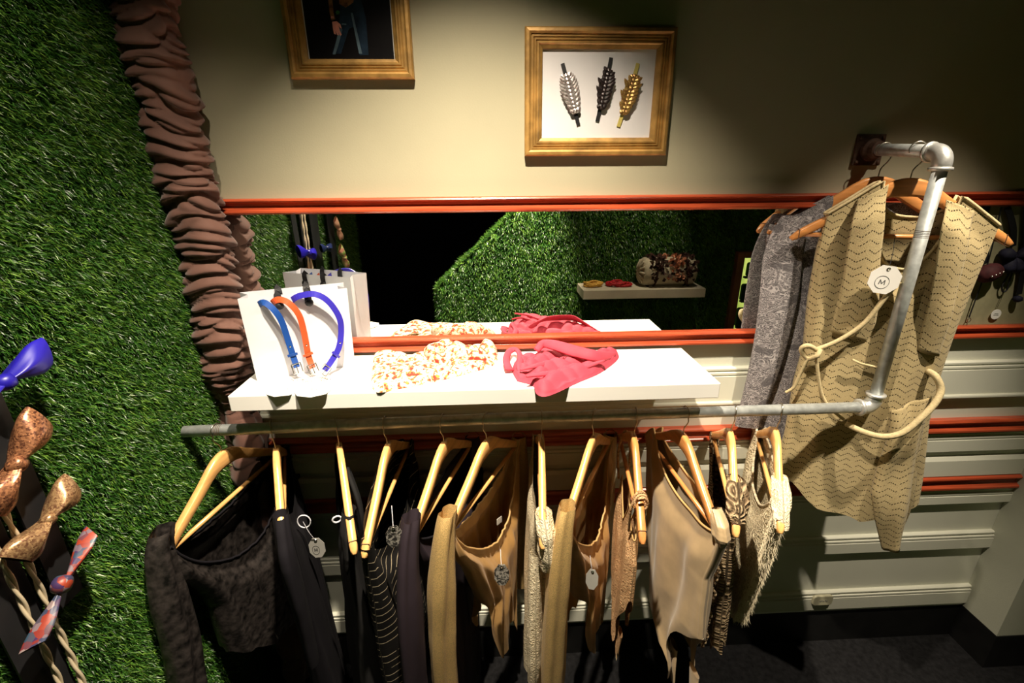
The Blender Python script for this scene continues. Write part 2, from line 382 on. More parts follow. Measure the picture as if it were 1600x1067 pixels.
# ================================================================== RUCHED DRAPE in the corner
def drape():
    nz, na = 620, 72
    z = np.linspace(2.45, 0.02, nz)[:, None]; a = np.linspace(0, 2*math.pi, na, endpoint=False)[None, :]
    ca, sa = np.cos(a), np.sin(a)
    soft = sstep(-z, -1.19, -1.05)                                     # looser and smoother below the shelf
    def lev(sd, k):                                                 # random value per height, smooth
        r = np.random.RandomState(sd); zs = np.linspace(0, 2.6, int(2.6*k)); return np.interp(z, zs, r.uniform(-1, 1, len(zs)))
    lam = .046*(1+1.5*soft)
    tilt = 2.6*lev(1, 12)*np.cos(a-2.2*lev(2, 6))+1.5*lev(3, 16)*np.sin(a*2+2*lev(4, 9))
    ph = math.pi*z/lam+tilt+1.5*lev(5, 14)
    puff = np.abs(np.sin(ph))**.75
    ph2 = math.pi*z/(lam*.52)+3.2*lev(6, 13)*np.cos(a+3*lev(7, 10))+1.5*np.sin(2*a+5*lev(8, 8))
    fine = np.abs(np.sin(ph2))**.8
    big = np.abs(np.sin(math.pi*z/.13+1.2*lev(9, 7)+.5*np.sin(a+1.0)))**.6
    R = .030+.012*big+.017*puff*(.6+.4*fine)+.006*fine*(1+.6*lev(10, 20))+.003*fbm(z*26, 3*ca+2*sa, 15)
    R = R*(1-.20*soft)-soft*(.011*puff+.003*fine)+soft*(.010+.006*np.sin(3*a+z*5)+.004*np.sin(5*a-z*9))
    cx = -.690+.010*lev(21, 12)+0*a; cy = -.054+.006*lev(22, 12)+0*a
    x = cx+R*ca*1.12; y = cy+R*sa*.92; zz = z-.010*(puff-.5)-.006*fine
    y = np.minimum(y, -.0275); x = np.maximum(x, XL+.002)
    V = np.stack([x, y, zz+0*a], -1).reshape(-1, 3); return V, grid_faces(nz, na, True)
top('ruched_drape', drape(), M['drape'], 'brown ruched cloth column covering the corner beside the turf', 'drape', smooth=True)

# ================================================================== GILDED FRAMES
FP = [(0, 0), (0, .013), (.003, .016), (.009, .017), (.013, .0145), (.0135, .0115), (.0165, .0125), (.0185, .0125), (.0195, .010), (.0225, .012), (.0245, .012), (.0255, .0095), (.028, .0115), (.031, .0115), (.0335, .009), (.040, .006), (.0405, .0)]
def frame_sides(x0, x1, z0, z1, parent, y=-.001, k=1.0):
    c = [(x0, z0), (x1, z0), (x1, z1), (x0, z1)]; ins = [(1, 1), (-1, 1), (-1, -1), (1, -1)]
    for i in range(4):
        j = (i+1) % 4; V = []
        for (cx, cz), (ix, iz) in ((c[i], ins[i]), (c[j], ins[j])):
            for w_, h_ in FP: V.append((cx+ix*w_*k, y-h_*k*1.15, cz+iz*w_*k))
        n = len(FP); F = [(q, n+q, n+q+1, q+1) for q in range(n-1)]+[(0, n-1, 2*n-1, n), tuple(range(n)), tuple(range(n, 2*n))[::-1]]
        part('frame_side', (V, F), M['gold'], parent)
# --- framed photograph, cut by the top of the picture
a = on(1, -.015, 455, 121); b = on(1, -.015, 647, 121); X0, X1, Z0 = a[0], b[0], 1.843; Z1 = Z0+.40
f1 = thing('framed_photograph', ((X0+X1)/2, -.001, Z0), 'gilded frame holding a dark photograph of a person in blue jeans', 'picture')
frame_sides(X0, X1, Z0, Z1, f1)
M['photo'] = mat('photo_print_black', (0.006, 0.005, 0.006), 0.3, 0.5, var=0.4)
M['photo_edge'] = mat('photo_mat_white', (0.65, 0.63, 0.6), 0.7, 0.3)
M['jeans'] = mat('print_blue_jeans', (0.014, 0.028, 0.05), 0.3, 0.5, var=0.5, scale=40)
M['jeans2'] = mat('print_pale_denim', (0.10, 0.15, 0.19), 0.3, 0.5, var=0.4, scale=40)
M['skin'] = mat('print_skin', (0.75, 0.30, 0.24), 0.4, 0.5, var=0.15, scale=60)
M['sleeve'] = mat('print_bronze_sleeve', (0.22, 0.10, 0.04), 0.4, 0.5, var=0.6, scale=120)
M['stone'] = mat('print_green_stone', (0.04, 0.16, 0.05), 0.4, 0.5, var=0.3, scale=90)
part('mount', box(X0+.038, X1-.038, -.0032, -.0012, Z0+.038, Z1-.038), M['photo_edge'], f1)
ph = part('photo_print', box(X0+.0425, X1-.0425, -.0036, -.0030, Z0+.0365, Z1-.0425), M['photo'], f1)
def pr(pts, m_, name, y=-.0037, t=.0002):
    P = [on(1, y, px, py) for px, py in pts]; part(name, prism([(q[0], q[2]) for q in P], (0, y, 0), (1, 0, 0), (0, 0, 1), (0, -1, 0), t), m_, ph)
pr([(533, -18), (560, -18), (572, 30), (576, 86), (562, 86), (556, 40), (545, 45), (533, 84), (519, 84), (529, 50), (531, 20)], M['jeans'], 'printed_jeans')
pr([(530, 44), (535, 46), (529, 70), (524, 85), (520, 85), (526, 62)], M['jeans2'], 'printed_highlight', y=-.0039)
pr([(548, 20), (551, 20), (566, 84), (561, 84)], M['jeans2'], 'printed_highlight', y=-.0039)
pr([(511, -18), (518, -18), (521, 20), (524, 30), (518, 32), (515, 20)], M['sleeve'], 'printed_sleeve', y=-.0039)
pr([(530, -18), (554, -18), (552, 4), (540, 12), (530, 6)], M['sleeve'], 'printed_shirt', y=-.0039)
pr([(519, 34), (526, 33), (532, 38), (534, 45), (531, 43), (529, 40), (531, 48), (534, 54), (532, 56), (528, 50), (530, 55), (527, 55), (524, 48), (525, 54), (522, 53), (520, 44)], M['skin'], 'printed_hand', y=-.0041)
pr([(517, 25), (521, 25), (522, 29), (517, 29)], M['skin'], 'printed_wrist', y=-.0041)
pr([(524, 19), (527, 16), (531, 18), (530, 22), (526, 23)], M['stone'], 'printed_buckle', y=-.0041)
pr([(534, 36), (541, 37), (541, 39), (534, 39)], M['jeans2'], 'printed_pocket', y=-.0041)
# --- shadow box with three leaf shaped hair ornaments
a = on(1, -.015, 820, 243); b = on(1, -.015, 1040, 243.5); c = on(1, -.015, 820, 41)
X0, X1, Z0, Z1 = a[0], b[0], (a[2]+b[2])/2, c[2]
f2 = thing('framed_display', ((X0+X1)/2, -.001, Z0), 'gilded shadow box frame with three leaf shaped hair ornaments', 'picture')
frame_sides(X0, X1, Z0, Z1, f2)
part('backing_board', box(X0+.039, X1-.039, -.0022, -.0012, Z0+.039, Z1-.039), M['mount'], f2)
def sequin(name, c, c2, metal):
    mt, n, b = nt(name); setp(b, Roughness=.3, Metallic=metal, Specular_IOR_Level=.7)
    tc = n.nodes.new('ShaderNodeTexCoord'); k = n.nodes.new('ShaderNodeTexVoronoi'); k.inputs['Scale'].default_value = 420
    n.links.new(tc.outputs['Object'], k.inputs['Vector'])
    sx = n.nodes.new('ShaderNodeSeparateColor'); n.links.new(k.outputs['Color'], sx.inputs[0])
    n.links.new(mixc(n, sx.outputs[0], c, c2), b.inputs['Base Color']); bump_from(n, b, sx.outputs[1], .9, .002); return mt
M['silver_seq'] = sequin('silver_sequins', (.62, .60, .60), (.30, .22, .20), .6)
M['black_seq'] = sequin('black_beads', (.006, .006, .006), (.05, .03, .03), .3)
M['gold_seq'] = sequin('gold_sequins', (.55, .36, .10), (.30, .14, .05), .6)
M['gold_strap'] = mat('pale_gold_elastic', (.55, .45, .12), .5)
def ornament(tip, tail, m_leaf, m_strap, label, seed, slim=1.0, ragged=0.0):
    A = on(1, -.004, *tip); B = on(1, -.004, *tail); d = B-A; L = np.linalg.norm(d); d /= L; s = np.array([d[2], 0, -d[0]])
    st = part('hair_ornament', ribbon(np.array([A+d*L*t+np.array([0, -.003*math.sin(math.pi*t), 0]) for t in np.linspace(0, 1, 12)]), (0, -1, 0), .0085, .0012), m_strap, f2, label=label)
    rs = random.Random(seed); n = 0
    for i in range(10):
        t = .26+.55*i/9
        wd = math.sin(math.pi*min(1, max(0, (t-.18)/.70)))*.024*slim
        for sd in (-1, 1, 0):
            ang = math.radians(38+rs.uniform(-6, 6))*sd; e = -d*math.cos(ang)*-1; e = d*math.cos(ang)*-1+s*math.sin(ang)*1.0
            e = d*-.75+s*sd*.75+np.array([0, -.12, 0]); e /= np.linalg.norm(e); e = -e if False else e
            c0 = A+d*L*t+np.array([0, -.005-.001*rs.random(), 0]); ln = (.011+wd*.75)*(1+ragged*rs.uniform(-.3, .4)) if sd else .013
            w2 = .0052; q = np.cross(e, [0, -1, 0]); q /= np.linalg.norm(q)
            prof = [(0, 0), (w2*.8, .25), (w2, .55), (w2*.6, .85), (0, 1), (-w2*.6, .85), (-w2, .55), (-w2*.8, .25)]
            V = [c0+q*a+e*ln*b+np.array([0, -.0012*math.sin(math.pi*b), 0]) for a, b in prof]+[c0+e*ln*.5+np.array([0, -.0032, 0])]
            F = [(k, (k+1) % 8, 8) for k in range(8)]
            part('petal', (V, F), m_leaf, st)
ornament((879, 99), (904, 196), M['silver_seq'], M['ribbon'], 'silver sequinned leaf', 1, 1.15)
ornament((955, 90), (933, 190), M['black_seq'], M['ribbon'], 'black beaded leaf', 2, .85, .8)
ornament((997, 99), (966, 198), M['gold_seq'], M['gold_strap'], 'gold sequinned leaf', 3, .85, .8)

# ================================================================== WHITE SHELF
SX0, SX1, SY, SZ, SB = -.584, .518, -.258, 1.187, 1.149
top('floating_shelf', box(SX0, SX1, SY, -.0265, SB, SZ), M['white'], 'thick white floating shelf mounted below the mirror', 'shelf', bevel=.002)

# ================================================================== PIPE RACK
PX, PY, PZ, RZ, PR = .937, -.214, 1.690, 1.090, .0135
def rail_z(x): return RZ+.0008*(x)*3
rk = thing('pipe_rack', (PX, 0, RZ), 'galvanised pipe clothes rack fixed to the wall with a square plate', 'clothes rack')
part('wall_plate', box(PX-.036, PX+.036, -.008, -.0005, PZ-.036, PZ+.036), M['rust'], rk, bevel=.002)
part('flange', lathe([(.024, 0), (.026, .004), (.026, .012), (.02, .016), (.0185, .03), (.0175, .031)], (PX, -.008, PZ), (0, -1, 0)), M['rust'], rk, smooth=False)
for sx in (-1, 1):
    for sz in (-1, 1):
        part('bolt', lathe([(.004, 0), (.004, .003), (.0025, .0042)], (PX+sx*.028, -.008, PZ+sz*.028), (0, -1, 0), 10), M['rust'], rk)
part('arm_pipe', tube([(PX, -.012, PZ), (PX, -.1, PZ-.005), (PX, PY+.03, PZ-.011)], PR, 20), M['pipe'], rk, smooth=True)
def elbow(c, d0, d1, r, bend=.024):
    c, d0, d1 = np.array(c), np.array(d0, float), np.array(d1, float)
    P = [c+d0*(bend+.012)]+[c+d0*bend*(1-math.sin(t))+d1*bend*(1-math.cos(t)) for t in np.linspace(0, math.pi/2, 12)]+[c+d1*(bend+.012)]
    g = [tube(P, r*1.28, 22)]
    for d in (d0, d1): g.append(lathe([(r*1.28, 0), (r*1.55, .001), (r*1.58, .004), (r*1.55, .007), (r*1.1, .008)], c+d*(bend+.006), d, 22))
    return join(*[(q[0], q[1]) for q in g])
EZ = PZ-.0125
part('elbow_fitting', elbow((PX, PY, EZ), (0, 1, 0), (0, 0, -1), PR), M['fitting'], rk, smooth=True)
part('upright_pipe', tube([(PX, PY, EZ-.025), (PX, PY, RZ+.025)], PR, 20), M['pipe'], rk, smooth=True)
for k in range(5):
    z_ = EZ-.16-.0035*k; part('scratch_ring', lathe([(PR*1.004, 0), (PR*1.012, .0004), (PR*1.012, .0008), (PR*1.004, .0012)], (PX, PY, z_), (0, 0, 1), 20), M['rust'], rk)
part('elbow_fitting', elbow((PX, PY, RZ), (-1, 0, 0), (0, 0, 1), PR), M['fitting'], rk, smooth=True)
part('rail_pipe', tube([(PX-.025, PY, RZ), (0, PY, RZ-.002), (-.728, PY, RZ-.012)], PR, 20), M['pipe'], rk, smooth=True)
for k in range(4):
    part('scratch_ring', lathe([(PR*1.004, 0), (PR*1.012, .0004), (PR*1.012, .0008), (PR*1.004, .0012)], (-.655+.004*k, PY, RZ-.0108), (1, 0, 0), 20), M['rust'], rk)

# ================================================================== HANGERS
HL = .217
HS = np.array([0, .012, .03, .05, .075, .1, .13, .16, .19, .217]); HD = np.array([0, .0008, .006, .018, .037, .054, .073, .092, .111, .130])
def hdrop(s): return np.interp(np.abs(s), HS, HD)
def hanger_parts(root, wood):
    S = np.linspace(-HL, HL, 61); V = []; sec = [(-1, -.7), (-.7, -1), (.7, -1), (1, -.7), (1, .7), (.7, 1), (-.7, 1), (-1, .7)]
    for s in S:
        a = abs(s); hgt = np.interp(a, [0, .02, .05, .09, .15, .19, .207, .214, .217], [.040, .038, .032, .027, .0235, .023, .019, .011, .003])
        th = np.interp(a, [0, .1, .2, .213, .217], [.0075, .0085, .0085, .0065, .003]); fw = -.003*(a/HL)**1.6
        t0 = -hdrop(s); extra = np.interp(a, [.2, .217], [0, .008]); zc = t0-hgt/2-extra*.6
        for p_, q_ in sec: V.append((s, fw+th*p_, zc+hgt/2*q_))
    n = len(sec); F = grid_faces(len(S), n, True)+[tuple(range(n))[::-1], tuple((len(S)-1)*n+j for j in range(n))]
    me = [('shoulder_arms', mesh('shoulder_arms', V, F, wood, True))]
    g = tube([(-.19, -.002, -.128), (0, -.002, -.128), (.19, -.002, -.128)], .0055, 12); me.append(('trouser_bar', mesh('trouser_bar', g[0], g[1], wood, True)))
    P = [(0, 0, -.012), (0, 0, .012), (.004, 0, .022), (.011, 0, .031), (.016, 0, .042)]
    for t in np.linspace(-35, 205, 26): P.append((.0165*math.cos(math.radians(t)), 0, .058+.0165*math.sin(math.radians(t))))
    g = tube(smooth_path(P, 50), .0014, 8); me.append(('hook', mesh('hook', g[0], g[1], M['wire'], True)))
    for sd in (-1, 1):
        s = sd*.199; g = box(s-.0007, s+.0007, -.0115, .0062, -.138, -.1165); me.append(('notch_line', mesh('notch_line', g[0], g[1], M['rust'])))
    return me
HM = {'wood': hanger_parts(None, M['wood']), 'wood2': hanger_parts(None, M['wood2'])}
def hanger(N, ang, label, kind='wood'):
    """ang: heading of the hanger's +x axis in the ground plane, degrees"""
    r = thing('wooden_hanger', N, label, 'hanger', 'wooden hangers on the pipe rack'); r.rotation_euler = (0, 0, math.radians(ang))
    for nm, me in HM[kind]:
        o = bpy.data.objects.new(nm, me); o.parent = r; col.objects.link(o)
    return r
class HP:
    """vertical plane of a hanger: u along it, d down from the neck, n its normal towards the camera side"""
    def __init__(s, N, eu, near=1):
        s.N = np.array(N, float); s.eu = np.array([*eu, 0.0]); s.eu /= np.linalg.norm(s.eu)
        s.n = np.array([-s.eu[1], s.eu[0], 0.0])
        if s.n @ (CAM-s.N) < 0: s.n = -s.n
        s.n *= near
    def w(s, u, d, n=0.0):
        u, d, n = np.broadcast_arrays(np.asarray(u, float), np.asarray(d, float), np.asarray(n, float))
        return s.N+u[..., None]*s.eu+n[..., None]*s.n-d[..., None]*np.array([0, 0, 1.0])
    def px(s, x, y, n=0.0):
        P = on_plane(s.N+s.n*n, s.n, x, y)-s.N; return P @ s.eu, -P[2]
RAILS = {1: (-.655, -12), 2: (-.528, 22), 3: (-.377, 21), 4: (-.262, -4), 5: (-.126, -17), 6: (-.022, -26), 7: (.113, -4), 8: (.241, -28), 9: (.343, -8), 10: (.467, 4), 11: (.588, -18), 12: (.704, -22)}
HOLD = {1: 'black velvet crop top', 2: 'plain black top beside the velvet one', 3: 'matt black dress', 4: 'black dress with thin wavy stripes', 5: 'dark plum long sleeved dress',
        6: 'gold bodysuit with the dark hanging tag', 7: 'cream lace top', 8: 'gold top next to the cream lace top', 9: 'peach lace bodysuit', 10: 'nude satin bodysuit', 11: 'brown crochet top', 12: 'cream fringed top'}
PL = {}
for i, (x, a) in RAILS.items():
    z = RZ-.002-.058+(-.010*max(0, -x)/.728 if x < 0 else .002*x/.9); ar = math.radians(a)
    N = np.array([x, PY, z]); PL[i] = HP(N, (math.sin(ar), -math.cos(ar)))
    hanger(N, a-90, 'light wooden hanger carrying the '+HOLD[i], 'wood2' if i in (9, 10) else 'wood')
PL[14] = HP((.935, -.150, PZ-.006-.058), (math.cos(math.radians(20)), -math.sin(math.radians(20))))
hanger(PL[14].N, -20, 'reddish wooden hanger carrying the beige knitted cardigan', 'wood2')
PL[13] = HP((.932, -.062, PZ-.003-.058), (math.cos(math.radians(14)), -math.sin(math.radians(14))))
hanger(PL[13].N, -14, 'wooden hanger carrying the grey lace dress', 'wood2')

# ================================================================== GARMENT MATERIALS
def cloth(name, c, rough=.6, sheen=0.0, metal=0.0, spec=.4, weave=900, bump=.15, var=.1, scale=25):
    return mat(name, c, rough, spec, metal, var, scale, bump, weave, None, sheen, dist=.0015)
M['velvet'] = cloth('crushed_black_velvet', (.020, .0165, .0155), .42, .0, spec=.6, weave=70, bump=.9, var=.9, scale=60)
M['black_jersey'] = cloth('black_jersey', (.007, .006, .009), .85, 0, spec=.2)
M['charcoal_crepe'] = cloth('matt_charcoal_crepe', (.012, .0115, .012), .8, 0, spec=.25)
M['plum'] = cloth('dark_plum_jersey', (.024, .016, .023), .7, 0, spec=.3)
M['gold_sat'] = cloth('gold_satin', (.50, .285, .095), .36, .1, metal=.25, spec=.6, weave=700, bump=.08, var=.12)
M['gold_lame'] = cloth('gold_lame', (.60, .40, .15), .38, .1, metal=.45, spec=.7, weave=900, bump=.8, var=.35, scale=600)
M['nude'] = cloth('nude_satin', (.46, .335, .19), .42, .15, metal=.12, spec=.5, bump=.1)
M['trim_gold'] = cloth('gold_neck_binding', (.52, .32, .13), .5)
def lace(name, c, dark, scale=150, rough=.75, hole=.35, bump=.7):
    mt, n, b = nt(name); setp(b, Roughness=rough, Specular_IOR_Level=.3)
    uv, x, y = uv_xy(n); nz = n.nodes.new('ShaderNodeTexNoise'); nz.inputs['Scale'].default_value = scale*.25; n.links.new(uv, nz.inputs['Vector'])
    ad = n.nodes.new('ShaderNodeVectorMath'); ad.operation = 'MULTIPLY_ADD'; ad.inputs[1].default_value = (.02, .02, 0)
    n.links.new(nz.outputs['Color'], ad.inputs[0]); n.links.new(uv, ad.inputs[2])
    e = voro(n, ad.outputs[0], scale, 'DISTANCE_TO_EDGE'); big = noise(n, uv, scale*.16, 3)
    ln = n.nodes.new('ShaderNodeMapRange'); ln.inputs[1].default_value = .05; ln.inputs[2].default_value = .22; ln.inputs[3].default_value = 1; ln.inputs[4].default_value = 0
    n.links.new(e, ln.inputs[0]); f = math_node(n, 'MULTIPLY', ln.outputs[0], math_node(n, 'ADD', big, .45), None); f = math_node(n, 'MINIMUM', f, 1.0)
    n.links.new(mixc(n, f, dark, c), b.inputs['Base Color']); bump_from(n, b, f, bump, .003); return mt
M['cream_lace'] = lace('cream_lace', (.78, .69, .50), (.60, .50, .33), 170)
M['peach_lace'] = lace('peach_lace', (.66, .42, .22), (.42, .22, .10), 190)
def scribble(name, c, dark):
    mt, n, b = nt(name); setp(b, Roughness=.8, Specular_IOR_Level=.2); uv, x, y = uv_xy(n); fs = []
    for sc_, k in ((46, 9.0), (70, 11.0), (34, 7.0)):
        f = math_node(n, 'ABSOLUTE', math_node(n, 'SINE', math_node(n, 'MULTIPLY', noise(n, uv, sc_, 1, 1.5), 6.28*k*.5))); fs.append(math_node(n, 'LESS_THAN', f, .30))
    f = math_node(n, 'MAXIMUM', math_node(n, 'MAXIMUM', fs[0], fs[1]), fs[2]); fl = math_node(n, 'GREATER_THAN', noise(n, uv, 26, 1), .62)
    f2 = math_node(n, 'MULTIPLY', f, math_node(n, 'SUBTRACT', 1.0, math_node(n, 'MULTIPLY', fl, .75)))
    n.links.new(mixc(n, f2, dark, c), b.inputs['Base Color']); bump_from(n, b, f, .6, .002); return mt
M['grey_lace'] = scribble('grey_floral_lace', (.42, .39, .40), (.10, .092, .10))
M['cream_fringe'] = lace('cream_boucle', (.76, .66, .46), (.56, .46, .29), 110, bump=.9)
def crochet(name):
    mt, n, b = nt(name); setp(b, Roughness=.85, Specular_IOR_Level=.2); uv, x, y = uv_xy(n)
    d = voro(n, uv, 34); rings = math_node(n, 'SINE', math_node(n, 'MULTIPLY', d, 26.0)); e = voro(n, uv, 260)
    h = math_node(n, 'ADD', math_node(n, 'MULTIPLY', rings, .5), math_node(n, 'MULTIPLY', e, .6))
    n.links.new(ramp(n, math_node(n, 'MULTIPLY_ADD', rings, .5, .5), [(0, (.09, .058, .032)), (.45, (.30, .21, .12)), (1, (.46, .345, .21))]), b.inputs['Base Color']); bump_from(n, b, h, 1.0, .006); return mt
M['crochet'] = crochet('brown_crochet')
def stripes(name):
    mt, n, b = nt(name); setp(b, Roughness=.7, Specular_IOR_Level=.3); uv, x, y = uv_xy(n)
    nz = noise(n, uv, 14, 2); s = math_node(n, 'ADD', math_node(n, 'MULTIPLY', y, 1/.024), math_node(n, 'ADD', math_node(n, 'MULTIPLY', nz, .5), math_node(n, 'MULTIPLY', x, -9.0)))
    fr = math_node(n, 'FRACT', s); f = math_node(n, 'LESS_THAN', fr, .085)
    brk = math_node(n, 'GREATER_THAN', noise(n, uv, 26, 2), .44)
    n.links.new(mixc(n, math_node(n, 'MULTIPLY', f, brk), (.009, .008, .008), (.62, .52, .36)), b.inputs['Base Color']); bump_from(n, b, f, .6, .002); return mt
M['striped'] = stripes('black_cloth_with_cream_stripes')
def knit(name):
    mt, n, b = nt(name); setp(b, Roughness=.9, Specular_IOR_Level=.15, Sheen_Weight=.1); uv, x, y = uv_xy(n)
    px = math_node(n, 'PINGPONG', math_node(n, 'ADD', x, 5.0), .016)
    zz = math_node(n, 'FRACT', math_node(n, 'DIVIDE', math_node(n, 'ADD', math_node(n, 'ADD', y, 5.0), math_node(n, 'MULTIPLY', px, .62)), .0165))
    line = math_node(n, 'LESS_THAN', zz, .16)
    dash = math_node(n, 'LESS_THAN', math_node(n, 'FRACT', math_node(n, 'DIVIDE', math_node(n, 'ADD', x, 5.0), .0046)), .62)
    brk = math_node(n, 'GREATER_THAN', noise(n, uv, 60, 2), .40)
    hole = math_node(n, 'MULTIPLY', math_node(n, 'MULTIPLY', line, dash), brk)
    fine = noise(n, uv, 700, 3); base = ramp(n, fine, [(.3, (.33, .255, .125)), (.7, (.56, .455, .255))])
    n.links.new(mixc(n, hole, base, (.06, .045, .02)), b.inputs['Base Color'])
    h = math_node(n, 'SUBTRACT', math_node(n, 'MULTIPLY', fine, .6), hole); bump_from(n, b, h, .8, .002); return mt
M['knit'] = knit('beige_zigzag_knit')
M['knit_plain'] = mat('beige_knit_cord', (.55, .45, .26), .9, .2, var=.15, scale=200, bump=.5, bscale=500)

# ================================================================== GARMENT BUILDERS
def tab(t, x):
    t = sorted(t); return np.interp(x, [a for a, _ in t], [b for _, b in t])
def shell(hp, L, R, hem_n, hem_f, t=.03, neck=None, topn=None, topf=None, fold=(.006, 7, 1), na=112, nv=80, noff=0.0, gather=0.0, hemwave=.004, t0=.25, lean=None, edge=1.0):
    """body of a garment: front and back panel around the hanger plane.
    L, R: (d, u) of the c=-1 and c=+1 edge; hem_*: (c, d); neck=(c0, c1, near depth, far depth)"""
    th = np.linspace(0, 2*math.pi, na, endpoint=False); c = np.cos(th); sn = np.sin(th); near = sn >= 0
    d0 = .08; uT = tab(L, d0)+(tab(R, d0)-tab(L, d0))*(c+1)/2
    T = np.clip(hdrop(np.clip(uT, -HL, HL)), 0, .3)-.006
    isneck = np.zeros(na)
    if neck:
        c0, c1, dn, df = neck; x = np.clip((c-(c0+c1)/2)/((c1-c0)/2), -1, 1); bow = (1-x*x)**.6
        e0 = tab([(c0, hdrop(np.interp(c0, [-1, 1], [tab(L, d0), tab(R, d0)]))), (c1, hdrop(np.interp(c1, [-1, 1], [tab(L, d0), tab(R, d0)])))], c)
        inn = (c > c0) & (c < c1); dep = np.where(near, dn, df)
        T = np.where(inn, e0+(dep-e0)*bow, T); isneck = np.where(inn, bow**.5, 0)
    if topn is not None: T = np.where(near, tab(topn, c), tab(topf if topf is not None else topn, c)); isneck = np.ones(na)
    Bm = np.where(near, tab(hem_n, c), tab(hem_f, c)); Bm = Bm+hemwave*np.sin(9*th+fold[2])
    v = np.linspace(0, 1, nv)[:, None]; d = T+(Bm-T)*v
    lo = tab(L, d); hi = tab(R, d); u = lo+(hi-lo)*(np.sign(c)*np.abs(c)**edge+1)/2
    open_ = t0+(1-t0)*sstep((d-T), 0, .09); open_ = np.maximum(open_, .55*isneck)
    tt = tab(t, d) if isinstance(t, list) else t
    amp, k, sd = fold
    vd = (d-T)/(np.maximum(Bm-T, .05)); fo = np.sin(k*c*2.2+sd+1.2*np.sin(d*7+sd)+(0.9*near))*.6+np.sin(k*1.9*c*2+sd*2.1+d*5)*.35+.35*fbm(c*3.0, d*11, sd+2)
    n = noff+np.sign(sn)*np.maximum(np.abs(sn)**.7*tt*open_, .0125*np.minimum(1, np.abs(sn)*6)*(1-isneck))+amp*fo*(.25+.75*sstep(vd, 0, .5))
    if gather: n = n+gather*np.abs(np.sin(c*34+2*np.sin(d*9)))*np.exp(-(d-T)/.07)*np.sign(sn)*isneck
    if lean is not None: n = n+tab(lean, d)
    P = hp.w(u, d, n).reshape(-1, 3); U = np.stack([np.where(near, u, .6-u), d+0*u], -1).reshape(-1, 2)
    return P, grid_faces(nv, na, True), U, (T, u[0], n[0])
def neckline(hp, info, r=.0028):
    T, u, n = info[3]; P = hp.w(u, T, n); return tube(np.vstack([P, P[:1]]), r, 6, False)
def sleeve(hp, pts, ru, rn, fold=(.12, 4, 0), nseg=36, nlen=60):
    """pts: (u, d, n) centre line; ru, rn half widths along u and n"""
    C = smooth_path(pts, nlen); s = np.linspace(0, 1, nlen); a = np.linspace(0, 2*math.pi, nseg, endpoint=False)[None, :]
    ru = np.interp(s, np.linspace(0, 1, len(ru)), ru)[:, None]; rn = np.interp(s, np.linspace(0, 1, len(rn)), rn)[:, None]
    amp, k, sd = fold; f = 1+amp*np.sin(k*a+sd+2.2*s[:, None]+.8*np.sin(6*s[:, None]+sd))+amp*.5*np.sin((k+3)*a-sd+4*s[:, None])+amp*.5*fbm(s[:, None]*14, 2*np.cos(a), sd)
    u = C[:, 0:1]+ru*np.cos(a)*(1+.3*(f-1)); n = C[:, 2:3]+rn*np.sin(a)*f; d = C[:, 1:2]+0*a
    return hp.w(u, d, n).reshape(-1, 3), grid_faces(nlen, nseg, True), np.stack([a*.02+0*d, d], -1).reshape(-1, 2)
def octagon(r, sx=1.0): return [(sx*r*math.cos(math.radians(22.5+45*k)), r*math.sin(math.radians(22.5+45*k))) for k in range(8)]
def swing_tag(parent, c, ex, ez, r, m_, string_to=None, sx=1.0, marks=True, thick=.0008):
    """card tag facing ez x ex"""
    c, ex, ez = [np.array(q, float) for q in (c, ex, ez)]; ex /= np.linalg.norm(ex); ez -= ex*(ex @ ez); ez /= np.linalg.norm(ez); ny = np.cross(ex, ez)
    if ny @ (CAM-c) < 0: ny = -ny
    t = part('swing_tag', prism(octagon(r, sx), c, ex, ez, ny, thick), m_, parent, label='paper swing tag')
    if marks:
        ring = [(math.cos(q)*r*.42*sx-r*.1, math.sin(q)*r*.42-r*.18) for q in np.linspace(0, 2*math.pi, 25)]
        part('printed_ring', tube([c+ex*a+ez*b+ny*(thick+.00005) for a, b in ring], r*.018, 4, False), M['print'], t)
        P = [c+ex*(a*r*sx-r*.1)+ez*(b*r-r*.18)+ny*(thick+.0002) for a, b in ((-.17, -.15), (-.14, .16), (0, -.10), (.14, .16), (.17, -.15))]
        part('printed_letter', join(*[ribbon([P[i], P[i+1]], ny, r*.055, .0002) for i in range(4)]), M['print'], t)
    hole = c+ez*r*.72; part('eyelet', tube([hole+ex*r*.09*math.cos(q)+ez*r*.09*math.sin(q)+ny*(thick+.0002) for q in np.linspace(0, 6.28, 13)], r*.035, 5, False), M['steel'], t)
    if string_to is not None:
        S = np.array(string_to, float); part('string', tube(smooth_path([hole+ny*.001, (hole+S)/2+ny*.004, S], 12), .0007, 5, False), M['ribbon'] if m_ is M['card'] else M['paper'], t)
    return t
def mottled(name):
    mt, n, b = nt(name); setp(b, Roughness=.5); tc = n.nodes.new('ShaderNodeTexCoord').outputs['Object']
    n.links.new(ramp(n, noise(n, tc, 160, 3, 1.0), [(.45, (.03, .028, .026)), (.58, (.42, .40, .36))]), b.inputs['Base Color']); return mt
M['darkcard'] = mottled('dark_patterned_card')
G = 'garments hanging on the pipe rack'
def garment(name, i, label, cat): 
    return thing(name, PL[i].w(0, .35, 0), label, cat, G)

